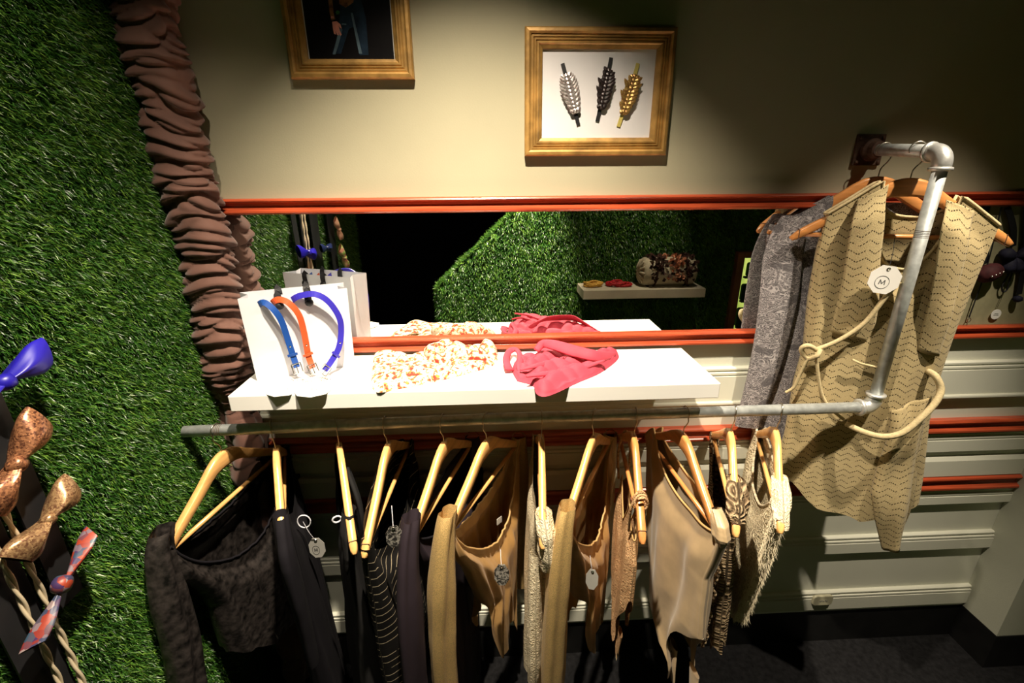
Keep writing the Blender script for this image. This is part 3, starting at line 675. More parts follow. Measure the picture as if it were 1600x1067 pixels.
# ---- off-shoulder pieces with long sleeves (velvet crop top, plum dress, two gold bodysuits)
def off_shoulder(i, name, label, m_body, m_sleeve, L, R, hn, hf, neck, seed, front, back, binding, cat='top', t=.04, fold=(.007, 6), gather=.004, rs=(.024, .038, .037, .036, .038)):
    hp = PL[i]; g = garment(name, i, label, cat)
    s = shell(hp, L, R, hn, hf, t, neck, fold=(*fold, seed), gather=gather, edge=.85)
    part('bodice', s[:3], m_body, g, True); part('neck_binding', neckline(hp, s), binding, g, True)
    part('sleeve', sleeve(hp, front, rs, (.017, .025, .026, .024, .022), (.16, 4, seed)), m_sleeve, g, True)
    part('sleeve', sleeve(hp, back, rs, (.018, .022, .022, .02), (.16, 3, seed+3)), m_sleeve, g, True)
    return g
L1 = [(.09, -.20), (.2, -.19), (.3, -.15), (.5, -.13), (.64, -.12)]; R1 = [(.09, .212), (.2, .19), (.28, .155), (.34, .137), (.5, .128), (.64, .12)]
off_shoulder(1, 'velvet_crop_top', 'crushed black velvet crop top with wide scooped neck and long sleeves', M['velvet'], M['velvet'], L1, R1,
             [(-1, .56), (-.5, .60), (0, .60), (.5, .55), (1, .50)], [(-1, .56), (0, .57), (1, .48)], (-.92, .88, .27, .17), 3,
             [(.186, .068, 0), (.202, .105, 0), (.216, .20, .004), (.222, .33, .004), (.236, .48, 0), (.25, .72, 0)], [(-.196, .10, 0), (-.21, .2, 0), (-.215, .33, 0), (-.22, .6, 0)], M['black_jersey'], t=.05)
LG = [(.09, -.20), (.2, -.18), (.35, -.145), (.5, -.13), (.75, -.12)]; RG = [(.09, .215), (.2, .18), (.28, .135), (.36, .105), (.48, .055), (.56, .075), (.75, .04)]
hnG = [(-1, .66), (-.7, .74), (-.35, .62), (0, .66), (.35, .735), (.6, .70), (.8, .54), (1, .47)]; hfG = [(-1, .60), (-.5, .56), (0, .53), (.6, .60), (1, .50)]
frG = [(.187, .068, 0), (.204, .105, 0), (.222, .18, 0), (.236, .30, 0), (.246, .45, 0), (.255, .85, 0)]; bkG = [(-.20, .10, 0), (-.215, .2, 0), (-.225, .4, 0), (-.235, .68, 0)]
gd = off_shoulder(6, 'gold_bodysuit', 'gold satin bodysuit with gathered scoop neck, long sleeves and a dark tag', M['gold_sat'], M['gold_lame'], LG, RG, hnG, hfG, (-.93, .9, .30, .20), 5, frG, bkG, M['trim_gold'], 'bodysuit', fold=(.009, 7))
hp = PL[6]; swing_tag(gd, hp.w(*hp.px(784, 898, .07), .07), hp.n-hp.eu*.4, (.1, 0, 1), .036, M['darkcard'], hp.w(*hp.px(782, 858, .05), .05), sx=.55, marks=False)
part('price_label', prism(rrect(.016, .010, .002), hp.w(-.055, .285, .004), hp.eu+np.array([0, 0, .4]), (0, 0, 1), hp.n, .0008), M['card'], gd, label='small white size label')
gd2 = off_shoulder(8, 'gold_bodysuit', 'narrow gold satin bodysuit hanging right of the cream lace top', M['gold_sat'], M['gold_lame'], LG, RG, hnG, hfG, (-.93, .9, .31, .20), 8, frG, bkG, M['trim_gold'], 'bodysuit', fold=(.009, 6))
hp = PL[8]; swing_tag(gd2, hp.w(*hp.px(925, 905, .06), .06), hp.n-hp.eu*.2, (.25, 0, 1), .03, M['greycard'], hp.w(*hp.px(922, 868, .05), .05), sx=.5, marks=False)
off_shoulder(5, 'plum_dress', 'dark plum long sleeved dress hanging left of the gold bodysuits', M['plum'], M['plum'], [(.09, -.2), (.3, -.15), (.9, -.12)], [(.09, .215), (.2, .18), (.3, .14), (.6, .10), (.9, .10)],
             [(-1, .9), (1, .9)], [(-1, .9), (1, .9)], (-.93, .9, .20, .12), 7, frG, bkG, M['black_jersey'], 'dress', fold=(.006, 5), gather=0.0)

# ---- plain black top with a narrow sleeve in front, its tag turned to the right
hp = PL[2]; g = garment('black_shirt', 2, 'plain black top with a grey tag, behind the velvet crop top', 'top')
s = shell(hp, [(.1, -.2), (.4, -.17), (.9, -.15)], [(.1, .165), (.3, .15), (.9, .13)], [(-1, .85), (1, .80)], [(-1, .85), (1, .80)], [(0, .02), (.3, .03), (.9, .045)], (-.9, .8, .16, .10), fold=(.006, 5, 2), lean=[(0, .0), (.9, .018)])
part('bodice', s[:3], M['black_jersey'], g, True)
part('sleeve', sleeve(hp, [(.160, .070, 0), (.182, .105, 0), (.196, .16, 0), (.196, .32, .004), (.190, .48, .006)], (.020, .034, .034, .026, .024), (.014, .018, .018, .015, .013), (.1, 3, 1)), M['black_jersey'], g, True)
swing_tag(g, hp.w(.10, .235, .055), (1, .1, 0), (.12, 0, 1), .032, M['greycard'], hp.w(.10, .15, .036), sx=.62)
part('tag_loop', tube([hp.w(.10+.004*math.cos(q), .15+.018*math.sin(q), .038+.014*math.cos(q)) for q in np.linspace(0, 6.28, 20)], .0016, 6, False), M['paper'], g, True)

# ---- matt black dress, flared, with a tie strap over the hanger
hp = PL[3]; g = garment('black_dress', 3, 'matt black flared dress with tie straps on a bare hanger tip', 'dress')
s = shell(hp, [(.1, -.18), (.3, -.15), (.95, -.18)], [(.1, .15), (.25, .12), (.45, .15), (.95, .19)], [(-1, .95), (1, .95)], [(-1, .95), (1, .95)], [(0, .012), (.22, .02), (.5, .036), (.95, .055)],
          topn=[(-1, .12), (-.4, .22), (.4, .21), (1, .14)], fold=(.012, 4, 3), lean=[(0, .01), (.3, .012), (.95, .0)])
part('bodice', s[:3], M['charcoal_crepe'], g, True)
part('tie_strap', sleeve(hp, [(.135, .085, 0), (.15, .13, .012), (.165, .19, .02), (.17, .225, .024)], (.022, .026, .02, .004), (.014, .014, .008, .002), (.1, 3, 1)), M['charcoal_crepe'], g, True)
part('tie_strap', sleeve(hp, [(.02, .06, -.01), (.05, .12, -.022), (.06, .19, -.024), (.05, .26, -.015)], (.018, .02, .016, .01), (.008, .008, .008, .006), (.1, 3, 2)), M['charcoal_crepe'], g, True)
part('tag_loop', tube([hp.w(.13, .105+.008*math.sin(q), .028+.009*math.cos(q)) for q in np.linspace(0, 6.28, 20)], .0022, 6, False), M['paper'], g, True)

# ---- striped dress
hp = PL[4]; g = garment('striped_dress', 4, 'black sleeveless dress with thin wavy cream stripes', 'dress')
s = shell(hp, [(.08, -.2), (.3, -.19), (.9, -.16)], [(.08, .214), (.2, .205), (.45, .188), (.9, .16)], [(-1, .80), (1, .76)], [(-1, .80), (1, .76)], [(0, .03), (.4, .042), (.9, .05)], (-.75, .9, .21, .05), fold=(.008, 5, 4), edge=.8)
part('bodice', s[:3], M['striped'], g, True)
swing_tag(g, hp.w(*hp.px(616, 838, .06), .06), hp.n-hp.eu*.3, (.1, 0, 1), .03, M['darkcard'], hp.w(*hp.px(612, 790, .05), .05), sx=.6, marks=False)

# ---- cream lace top, seen edge on
hp = PL[7]; g = garment('cream_lace_top', 7, 'cream lace top seen edge on between the two gold bodysuits', 'top')
ln = [(0, .004), (.3, .010), (.75, .010)]
s = shell(hp, [(.1, -.19), (.4, -.15), (.8, -.13)], [(.1, .185), (.2, .165), (.4, .155), (.8, .15)], [(-1, .68), (0, .72), (1, .66)], [(-1, .70), (0, .74), (1, .70)], [(0, .02), (.2, .024), (.8, .028)], (-.85, .8, .12, .08), fold=(.007, 4, 6), lean=ln, edge=.7)
part('bodice', s[:3], M['cream_lace'], g, True)
part('cap_sleeve', sleeve(hp, [(.165, .085, 0), (.188, .115, -.004), (.197, .16, -.008), (.197, .205, -.010)], (.022, .022, .02, .018), (.016, .020, .020, .016), (.15, 3, 1)), M['cream_lace'], g, True)
part('side_panel', sleeve(hp, [(.155, .2, .014), (.165, .35, .016), (.165, .55, .014), (.16, .70, .018)], (.02, .024, .026, .018), (.014, .016, .018, .015), (.2, 3, 4)), M['cream_lace'], g, True)

# ---- peach lace bodysuit on thin straps
hp = PL[9]; g = garment('peach_lace_bodysuit', 9, 'peach lace bodysuit with thin straps looped round the hanger', 'bodysuit')
s = shell(hp, [(.2, -.10), (.3, -.13), (.5, -.11), (.62, -.02)], [(.2, .11), (.28, .135), (.45, .13), (.55, .10), (.62, .09)], [(-1, .46), (-.5, .50), (0, .62), (.4, .63), (1, .40)], [(-1, .44), (0, .60), (.5, .56), (1, .40)], .018,
          topn=[(-1, .21), (-.55, .16), (0, .25), (.55, .15), (1, .22)], fold=(.005, 5, 5), edge=.8)
part('bodice', s[:3], M['peach_lace'], g, True); part('neck_binding', neckline(hp, s, .002), M['trim_gold'], g, True)
for u0 in (.125, -.115):
    part('strap', tube(smooth_path([hp.w(u0*.85, .20, .012), hp.w(u0, .12, .016), hp.w(u0*1.05, float(hdrop(u0))-.006, 0), hp.w(u0, .12, -.016), hp.w(u0*.85, .20, -.012)], 24), .0035, 8), M['peach_lace'], g, True)
part('strap_wrap', tube([hp.w(.128+.0016*q, float(hdrop(.128))+.012+.019*math.sin(q*1.0), .0135*math.cos(q)) for q in np.linspace(0, 18, 80)], .0032, 6), M['peach_lace'], g, True)
for k, (u0, du) in enumerate(((.03, .03), (.085, -.01))):
    part('snap_tab', sleeve(hp, [(u0, .56, .004), (u0+du*.5, .63, .006), (u0+du, .68-.03*k, .004)], (.018, .014, .011), (.005, .004, .003), (.1, 2, k)), M['peach_lace'], g, True)
    part('snap_lining', sleeve(hp, [(u0+du*.95, .665-.03*k, .004), (u0+du*1.1, .69-.03*k, .004)], (.011, .008), (.0035, .002), (.05, 2, k), 16, 8), M['cream_lace'], g, True)

# ---- nude one-shoulder bodysuit
hp = PL[10]; g = garment('nude_bodysuit', 10, 'nude satin bodysuit slipped over one hanger tip, widest of the pale pieces', 'bodysuit')
s = shell(hp, [(.08, -.205), (.16, -.165), (.28, -.13), (.44, -.10), (.56, -.05), (.62, .06)], [(.08, .214), (.13, .222), (.26, .20), (.43, .215), (.50, .19), (.66, .19)],
          [(-1, .53), (-.6, .585), (-.1, .61), (.1, .66), (.3, .65), (.4, .55), (.6, .48), (1, .43)], [(-1, .52), (0, .58), (.4, .66), (.7, .60), (1, .43)], .032, (-.62, .93, .15, .11), fold=(.013, 3, 9), edge=.8)
part('bodice', s[:3], M['nude'], g, True); part('neck_binding', neckline(hp, s), M['trim_gold'], g, True)
part('gathered_shoulder', sleeve(hp, [(.176, .082, 0), (.196, .104, 0), (.210, .130, 0), (.216, .152, 0)], (.004, .022, .023, .006), (.0115, .0165, .017, .006), (.12, 7, 1)), M['nude'], g, True)
for k in range(2):
    u0 = .105+.075*k
    part('snap_tab', sleeve(hp, [(u0, .585, .006-.02*k), (u0+.012, .64, .008-.02*k), (u0+.022, .70+.02*k, .006-.02*k)], (.022, .016, .011), (.006, .005, .003), (.12, 2, k)), M['nude'], g, True)
for k in range(4):
    part('snap', lathe([(.0025, 0), (.0025, .0012), (.001, .002)], hp.w(.115+.004*k, .60+.019*k, .0155), hp.n, 10), M['rust'], g)

# ---- brown crochet top
hp = PL[11]; g = garment('crochet_top', 11, 'brown crochet top of open rings, right of the nude bodysuit', 'top')
s = shell(hp, [(.08, -.2), (.2, -.17), (.62, -.10)], [(.08, .165), (.2, .13), (.4, .115), (.62, .15)], [(-1, .60), (1, .57)], [(-1, .60), (1, .57)], .024, (-.88, .86, .26, .18), fold=(.005, 5, 3), edge=.8, hemwave=.01, lean=[(0, 0), (.15, 0), (.35, -.022), (.62, -.030)])
part('bodice', s[:3], M['crochet'], g, True)
part('shoulder_band', sleeve(hp, [(.115, .055, 0), (.135, .07, 0), (.16, .09, 0), (.178, .115, 0)], (.016, .026, .027, .022), (.017, .021, .021, .018), (.2, 5, 2)), M['crochet'], g, True)
for k in range(8):
    for q in range(2):
        u0 = .085+.05*q-.012*(k % 2); d0 = .30+.036*k+.012*q
        part('ring_motif', tube([hp.w(u0+r_*math.cos(a_), d0+r_*math.sin(a_), .008+.004*math.sin(a_*3)) for a_, r_ in zip(np.linspace(0, 11.5, 44), np.linspace(.017, .006, 44))], .0034, 6), M['crochet'], g, True)

# ---- cream fringed top
hp = PL[12]; g = garment('cream_fringed_top', 12, 'cream fringed boucle top, last piece on the rail', 'top')
Lf = [(.08, -.205), (.2, -.21), (.4, -.19), (.64, -.09)]; Rf = [(.08, .19), (.16, .165), (.3, .135), (.45, .10), (.64, .03)]
s = shell(hp, Lf, Rf, [(-1, .60), (0, .64), (1, .60)], [(-1, .60), (0, .64), (1, .60)], .026, (-.72, .72, .21, .10), fold=(.006, 4, 7), edge=.8)
part('bodice', s[:3], M['cream_fringe'], g, True)
part('neck_binding', neckline(hp, s, .0034), M['cream_lace'], g, True)
part('sleeve_cuff', sleeve(hp, [(.11, .062, 0), (.14, .08, 0), (.17, .105, 0), (.192, .135, 0)], (.017, .022, .023, .018), (.016, .0185, .0185, .015), (.15, 4, 2)), M['cream_lace'], g, True)
rs = np.random.RandomState(2); FV = []; FF = []
Pn = np.array(s[0]).reshape(80, 112, 3)
for k in range(2600):                                    # soft fringe standing off the cloth
    i, j = rs.randint(4, 79), rs.choice([rs.randint(0, 112), rs.randint(-8, 9) % 112]); p0 = Pn[i, j]; o = (p0-Pn[i].mean(0)); o /= np.linalg.norm(o)+1e-9
    dv = o*.6+np.array([0, 0, -1])*.9+rs.normal(0, .35, 3); dv /= np.linalg.norm(dv); ln = rs.uniform(.008, .018); sd = np.cross(dv, o); sd /= np.linalg.norm(sd)+1e-9; sd *= .0007
    b = len(FV); FV += [p0-sd, p0+sd, p0+dv*ln]; FF.append((b, b+1, b+2))
part('fringe', (FV, FF, np.zeros((len(FV), 2))), M['cream_lace'], g, kind='stuff')
tc_ = hp.w(.115, .22, .0); part('tassel_cord', tube(smooth_path([hp.w(.12, .12, .01), hp.w(.118, .18, .008), tc_], 12), .0025, 6), M['cream_lace'], g, True)
part('tassel', lathe([(.003, 0), (.009, -.006), (.008, -.014), (.011, -.03), (.004, -.034)], tc_, (0, 0, 1), 12), M['cream_lace'], g, True)

# ---- grey lace dress behind the cardigan
hp = PL[13]; g = thing('grey_lace_dress', hp.w(0, .6, 0), 'grey floral lace dress with long sleeves, behind the beige cardigan', 'dress', G)
def hx(pts, n=0.0): return [tuple(hp.px(x, y, n)) for x, y in pts]
s = shell(hp, [(.08, -.205), (.15, -.215), (.3, -.185), (.55, -.165), (.75, -.17), (.95, -.15)], [(.08, .19), (.3, .16), (.95, .15)], [(-1, .86), (1, .86)], [(-1, .86), (1, .86)], [(0, .012), (.2, .018), (.9, .022)], (-.42, .75, .16, .06), fold=(.004, 5, 2))
part('bodice', s[:3], M['grey_lace'], g, True)
pl_ = [hp.px(x, y, .03) for x, y in ((1250, 338), (1228, 385), (1215, 470), (1200, 550), (1180, 620), (1167, 665))]
part('sleeve', sleeve(hp, [(u_, d_, .012+.02*min(1, k/2)) for k, (u_, d_) in enumerate(pl_)], (.034, .046, .044, .040, .036, .034), (.014, .016, .016, .015, .014, .013), (.14, 4, 1)), M['grey_lace'], g, True)

# ---- beige knitted cardigan
hp = PL[14]; g = thing('knitted_cardigan', hp.w(0, .9, 0), 'long beige knitted cardigan with zigzag lace pattern, tie belt and white tag', 'cardigan', G)
def tb(pts, n=.02): return [tuple(reversed(hp.px(x, y, n))) for x, y in pts]
Lc = tb([(1293, 338), (1278, 400), (1266, 470), (1258, 545), (1242, 600), (1228, 680), (1205, 765)]); Rc = tb([(1565, 358), (1535, 430), (1505, 505), (1472, 600), (1456, 660), (1446, 740), (1425, 862)])
D_ = lambda x, y: hp.px(x, y, .03)[1]
hc = [(-1, D_(1210, 768)), (-.80, D_(1225, 755)), (-.76, D_(1245, 752)), (-.3, D_(1300, 790)), (.15, D_(1352, 812)), (.28, D_(1365, 805)), (.45, D_(1372, 800)), (1, D_(1430, 790))]
s = shell(hp, Lc, Rc, hc, [(-1, D_(1210, 755)), (1, D_(1430, 760))], [(0, .014), (.15, .03), (.6, .045), (1.2, .05)], (-.33, .42, .20, .085), fold=(.007, 4, 3), na=128, nv=100, edge=.8)
part('body', s[:3], M['knit'], g, True); part('neck_binding', neckline(hp, s, .0035), M['knit_plain'], g, True)
# open front panel hanging forward of the body on the right
rows = [(1400, 648, 1462, 625), (1393, 690, 1454, 655), (1378, 735, 1448, 715), (1366, 775, 1442, 770), (1372, 815, 1433, 820), (1386, 868, 1420, 860)]
A = []; 
rr = np.array(rows, float); rr = np.stack([np.interp(np.linspace(0, 5, 50), range(6), rr[:, k]) for k in range(4)], 1)
nn = 41; V = []; U = []
for i, (xa, ya, xb, yb) in enumerate(rr):
    ua, da = hp.px(xa, ya, .07); ub, db = hp.px(xb, yb, .07); t_ = i/49
    for j in range(nn):
        q = j/(nn-1); V.append(hp.w(ua+(ub-ua)*q, da+(db-da)*q, .045+.030*min(1, t_*3)*math.sin(math.pi*min(1, q*1.15))**.6+.006*math.sin(q*9+t_*3)+.004*math.sin(t_*11)-.02*q*t_)); U.append((ua+(ub-ua)*q, da))
pan = part('front_panel', (V, grid_faces(50, nn), U), M['knit'], g, True); sd_ = pan.modifiers.new('thickness', 'SOLIDIFY'); sd_.thickness = .003
# folded lapels down both sides of the neck
for nm, rows in (('lapel', [(1340, 312, 1387, 288), (1330, 350, 1382, 330), (1322, 400, 1375, 400), (1312, 460, 1372, 470), (1300, 520, 1366, 540)]), ('lapel', [(1478, 312, 1520, 330), (1472, 350, 1512, 372), (1462, 410, 1500, 430), (1450, 480, 1486, 490), (1436, 550, 1470, 560)])):
    rr = np.array(rows, float); rr = np.stack([np.interp(np.linspace(0, 4, 40), range(5), rr[:, k]) for k in range(4)], 1); V = []; U = []
    for i, (xa, ya, xb, yb) in enumerate(rr):
        t_ = i/39; n0 = .012+.034*sstep(t_, 0, .3); ua, da = hp.px(xa, ya, n0); ub, db = hp.px(xb, yb, n0)
        for j in range(15):
            q = j/14; V.append(hp.w(ua+(ub-ua)*q, da+(db-da)*q, n0+.008*math.sin(math.pi*q)+.002*math.sin(t_*14+q*3)-.012*sstep(t_, .7, 1))); U.append((ua+(ub-ua)*q+.3, da))
    pan = part(nm, (V, grid_faces(40, 15), U), M['knit'], g, True); sd_ = pan.modifiers.new('thickness', 'SOLIDIFY'); sd_.thickness = .003
def cord(pts, n0, r=.0055, name='tie_belt'):
    P = [hp.w(*hp.px(x, y, n_), n_) for (x, y), n_ in zip(pts, n0)]; return part(name, tube(smooth_path(P, 60), r, 8), M['knit_plain'], g, True)
cord([(1405, 440), (1385, 462), (1350, 505), (1310, 532), (1275, 546)], [.062, .064, .062, .06, .058])
cord([(1275, 546), (1262, 540), (1252, 546), (1262, 560), (1276, 556), (1282, 546)], [.060, .068, .062, .058, .07, .062], .006)
cord([(1275, 550), (1279, 590), (1286, 620), (1300, 640), (1318, 655)], [.064, .06, .058, .06, .055], .004)
cord([(1262, 560), (1250, 585), (1240, 605), (1228, 613)], [.06, .055, .05, .045], .004)
cord([(1322, 662), (1350, 675), (1380, 682), (1410, 676), (1440, 652), (1462, 628), (1470, 608), (1462, 588), (1450, 580)], [.06, .085, .10, .10, .09, .075, .06, .05, .03], .0075)
part('pocket_edge', tube([hp.w(*hp.px(x, y, .058), .058) for x, y in ((1332, 562), (1345, 568), (1362, 572), (1390, 578))], .003, 6), M['knit_plain'], g, True)
tp = hp.w(*hp.px(1382, 437, .075), .075)
swing_tag(g, tp, (1, -.28, -.12), (.12, 0, 1), .034, M['card'], hp.w(*hp.px(1398, 372, .03), .03), sx=1.0)

# ================================================================== ON THE WHITE SHELF
# ---- paper bag
B0 = np.array([-.556, -.180, SZ]); B1 = np.array([-.352, -.094, SZ]); be = B1-B0; BW = np.linalg.norm(be); be /= BW; bn = np.array([be[1], -be[0], 0.0]); BH = .200; BD = .060
bz = np.array([0, 0, 1.0])
bag = thing('paper_bag', (B0+B1)/2-bn*BD/2, 'white paper carrier bag with black ribbon handles and three belts', 'bag')
def bp(a, z, n): return B0+be*a+bz*(z+.0005)+bn*n
def face(P, nu=10, nv=10, wob=.0015, seed=0):
    """paper panel through four corners with slight buckling"""
    P = [np.array(q) for q in P]; nr = np.cross(P[1]-P[0], P[3]-P[0]); nr /= np.linalg.norm(nr); V = []
    for i in range(nv):
        for j in range(nu):
            a, b = j/(nu-1), i/(nv-1); V.append((P[0]*(1-a)+P[1]*a)*(1-b)+(P[3]*(1-a)+P[2]*a)*b+nr*wob*float(fbm(np.array(a*5.), np.array(b*6.), seed))*min(1, 6*a*(1-a))*min(1, 6*b*(1-b)))
    return V, grid_faces(nv, nu)
tw = .006
part('front_face', face([bp(0, 0, 0), bp(BW, 0, 0), bp(BW+.004, BH, tw), bp(-.004, BH, tw)], seed=1, nu=16, nv=16), M['paper'], bag)
part('back_face', face([bp(BW, 0, -BD), bp(0, 0, -BD), bp(-.004, BH, -BD-.002), bp(BW+.004, BH, -BD-.002)], seed=2), M['paper'], bag)
for s_, a in ((-1, 0), (1, BW)):
    m0, m1 = bp(a-s_*.012*0, 0, -BD/2), bp(a-s_*.014, BH, -BD/2)
    part('gusset', join(face([bp(a, 0, 0), m0, m1, bp(a+s_*.004, BH, tw)], 6, 8, .0008, 3), face([m0, bp(a, 0, -BD), bp(a+s_*.004, BH, -BD-.002), m1], 6, 8, .0008, 4)), M['paper'], bag)
part('bag_bottom', (([bp(0, 0, 0), bp(BW, 0, 0), bp(BW, 0, -BD), bp(0, 0, -BD)]), [(0, 1, 2, 3)]), M['paper'], bag)
for a, side in ((.075, 1), (.137, 1), (.075, -1), (.137, -1)):
    n0 = tw if side > 0 else -BD-.002
    P = [bp(a, BH-.022, n0+side*.002), bp(a, BH-.004, n0+side*.004), bp(a, BH+.004, n0), bp(a+.002, BH-.01, n0-side*.006), bp(a+.002, BH-.05, n0-side*.007)]
    rb = part('ribbon_handle', ribbon(smooth_path(P, 16), bn*side, .015, .001), M['ribbon'], bag)
    part('ribbon_knot', lathe([(.002, 0), (.008, .001), (.0095, .005), (.007, .009), (.002, .0105)], bp(a+.001, BH-.024, n0+side*.001), bn*side, 12), M['ribbon'], rb, True)
M['blue'] = mat('blue_leather', (.008, .055, .26), .4, .5, var=.1); M['orange'] = mat('orange_leather', (.50, .075, .02), .4, .5, var=.1); M['indigo'] = mat('indigo_leather', (.03, .022, .36), .4, .5, var=.1)
belts = (('blue leather belt hanging over the left of the paper bag', 'blue', [(402, 480), (407, 474), (414, 473), (428, 484), (440, 502), (450, 531), (458, 556), (464, 574)], [-.004, .010, .016, .024, .026, .026, .030, .040]),
         ('orange leather belt hanging over the middle of the paper bag', 'orange', [(424, 478), (428, 471), (438, 468), (452, 474), (467, 492), (475, 519), (482, 556), (489, 575)], [-.004, .010, .016, .024, .028, .028, .030, .042]),
         ('indigo leather belt curving over the right of the paper bag', 'indigo', [(452, 474), (460, 466), (473, 461), (494, 460), (514, 472), (530, 496), (533, 519), (529, 544), (518, 564), (507, 579)], [-.004, .010, .018, .028, .03, .03, .03, .034, .04, .05]))
for lb, mk_, pts, ns in belts:
    P = smooth_path([on_plane(bp(0, 0, n_), bn, *q) for q, n_ in zip(pts, ns)], 50)
    b = thing('leather_belt', P[-1], lb, 'belt', 'belts hung over the paper bag')
    T_ = np.gradient(P, axis=0); nr = np.tile(bn, (50, 1)); 
    part('strap', ribbon(P, bn+np.array([0, 0, .35]), .0135, .0024), M[mk_], b)
    e = P[-1]; t_ = P[-1]-P[-4]; t_ /= np.linalg.norm(t_); sd_ = np.cross(t_, bn); sd_ /= np.linalg.norm(sd_)
    part('keeper_loop', ribbon([P[-9]+sd_*.011+bn*.003, P[-9]+bn*.0042, P[-9]-sd_*.011+bn*.003], bn, .006, .002), M[mk_], b)
    e2 = P[-3]; c = [e2+sd_*.010-t_*.004, e2-sd_*.010-t_*.004, e2-sd_*.010+t_*.018, e2+sd_*.010+t_*.018]
    c = [q+bn*.003 for q in c]; part('buckle', tube(c+[c[0]], .0017, 8, False), M['steel'], b); part('buckle_pin', tube([e2+bn*.004, e2+t_*.019+bn*.004], .0011, 6), M['steel'], b)
    part('rivet', lathe([(.0022, 0), (.002, .001), (.0008, .0014)], P[-14]+bn*.0016, bn, 8), M['steel'], b)
    for k in range(4):
        q = e+t_*.02+np.array([.007*k+.004, -.004*k, 0]); q[2] = SZ+.003+.002*(k % 2)
        part('chain_link', tube([q+np.array([.005*math.cos(a_), .0035*math.sin(a_), .001*math.sin(2*a_)]) for a_ in np.linspace(0, 6.28, 12)], .0009, 5, False), M['steel'], b)
for k, (x_, y_, rot) in enumerate(((-.470, -.236, .2), (-.404, -.243, -.25))):
    ex = np.array([math.cos(rot), math.sin(rot), 0]); ey = np.array([-math.sin(rot), math.cos(rot), 0])
    t = thing('paper_tag', (x_, y_, SZ), ('smaller left' if k == 0 else 'right')+' white octagonal paper tag jutting over the shelf edge below the belts', 'tag', 'belt tags on the shelf')
    part('card', prism(octagon(.034 if k == 0 else .037, 1.15), (x_, y_, SZ+.0012+.0014*k), ex, ey, (0, 0, 1), .0009), M['card'], t)
    P = [np.array([x_, y_, SZ+.0024+.0014*k])+ex*a+ey*b for a, b in ((-.008, -.006), (-.0065, .006), (0, -.004), (.0065, .006), (.008, -.006))]
    part('printed_letter', join(*[ribbon([P[i], P[i+1]], (0, 0, 1), .0012, .0002) for i in range(4)]), M['print'], t)

# ---- crumpled cloth pieces lying on the shelf
def crumple(outline, zmap, H, fold, seed, nb=150, nr=34, ymax=-.034):
    P = np.array([on(2, zmap, *q)[:2] for q in outline]); P[:, 1] = np.minimum(P[:, 1], ymax)
    B = smooth_path(np.vstack([P, P[:1]]), nb+1)[:nb]; B[:, 1] = np.minimum(B[:, 1], ymax); c = B.mean(0)
    r = np.linspace(0, 1, nr)[1:]; V = [(c[0], c[1], 0)]; pts = c+(B-c)*r[:, None, None]
    x, y = pts[..., 0], pts[..., 1]; rr = r[:, None]+0*x
    f = fold(x, y); dome = (1-rr**5)**.5; h = SZ+.0035+H*dome*(.22+.78*f)
    h = np.where(rr > .995, SZ+.001, h); c0 = float(h[0].mean())
    V = np.vstack([[(c[0], c[1], c0)], np.stack([x, y, h], -1).reshape(-1, 3)])
    F = [(0, 1+j, 1+(j+1) % nb) for j in range(nb)]+[tuple(q+1 for q in fc) for fc in grid_faces(nr-1, nb, True)]+[tuple(1+(nr-2)*nb+j for j in range(nb))[::-1]]
    return V, F, np.array(V)[:, :2]
def ridges(ang, k, seed, sharp=.7, w=1.0):
    ca, sa = math.cos(ang), math.sin(ang)
    return lambda x, y: np.clip(np.abs(np.sin(k*(x*ca+y*sa)+w*fbm(x*16, y*16, seed)))**sharp*.75+.3*np.abs(np.sin(k*1.9*(x*ca-y*sa*.6)+1.3*fbm(x*30, y*30, seed+5))), 0, 1)
def floral():
    mt, n, b = nt('floral_cotton'); setp(b, Roughness=.85, Specular_IOR_Level=.2); tc = n.nodes.new('ShaderNodeTexCoord').outputs['Object']
    d = noise(n, tc, 85, 2, .5); e = noise(n, tc, 150, 2, .6); base = ramp(n, d, [(.0, (.62, .56, .45)), (.51, (.62, .56, .43)), (.55, (.55, .22, .09)), (.62, (.42, .05, .03)), (.8, (.30, .03, .03))])
    n.links.new(mixc(n, math_node(n, 'GREATER_THAN', e, .62), base, (.42, .26, .05)), b.inputs['Base Color']); return mt
M['floral'] = floral(); M['pink'] = cloth('raspberry_jersey', (.46, .045, .075), .7, 0, spec=.3, bump=.1)
hs = thing('floral_headscarf', on(2, SZ, 680, 585), 'cream headscarf with red floral print, crumpled on the white shelf', 'headscarf')
part('front_band', crumple([(579, 590), (582, 556), (590, 549), (606, 552), (622, 562), (650, 554), (676, 545), (720, 548), (760, 545), (774, 556), (768, 566), (738, 575), (687, 588), (637, 598), (596, 606), (583, 603)], SZ+.012, .024, ridges(1.25, 34, 3, 1.0, .8), 3), M['floral'], hs, True)
part('back_band', crumple([(668, 562), (672, 540), (690, 533), (718, 536), (738, 532), (756, 540), (777, 542), (772, 558), (740, 562), (700, 566)], SZ+.02, .048, ridges(.9, 38, 8, 1.0, .8), 8), M['floral'], hs, True)
kc = on(2, SZ+.03, 680, 548)
part('knot', lathe([(.004, -.03), (.016, -.024), (.022, -.008), (.020, .008), (.014, .022), (.004, .028)], kc, (.9, .2, .35), 18), M['floral'], hs, True)
pk = thing('pink_top', on(2, SZ, 870, 590), 'raspberry pink top crumpled on the shelf and hanging over its edge', 'top')
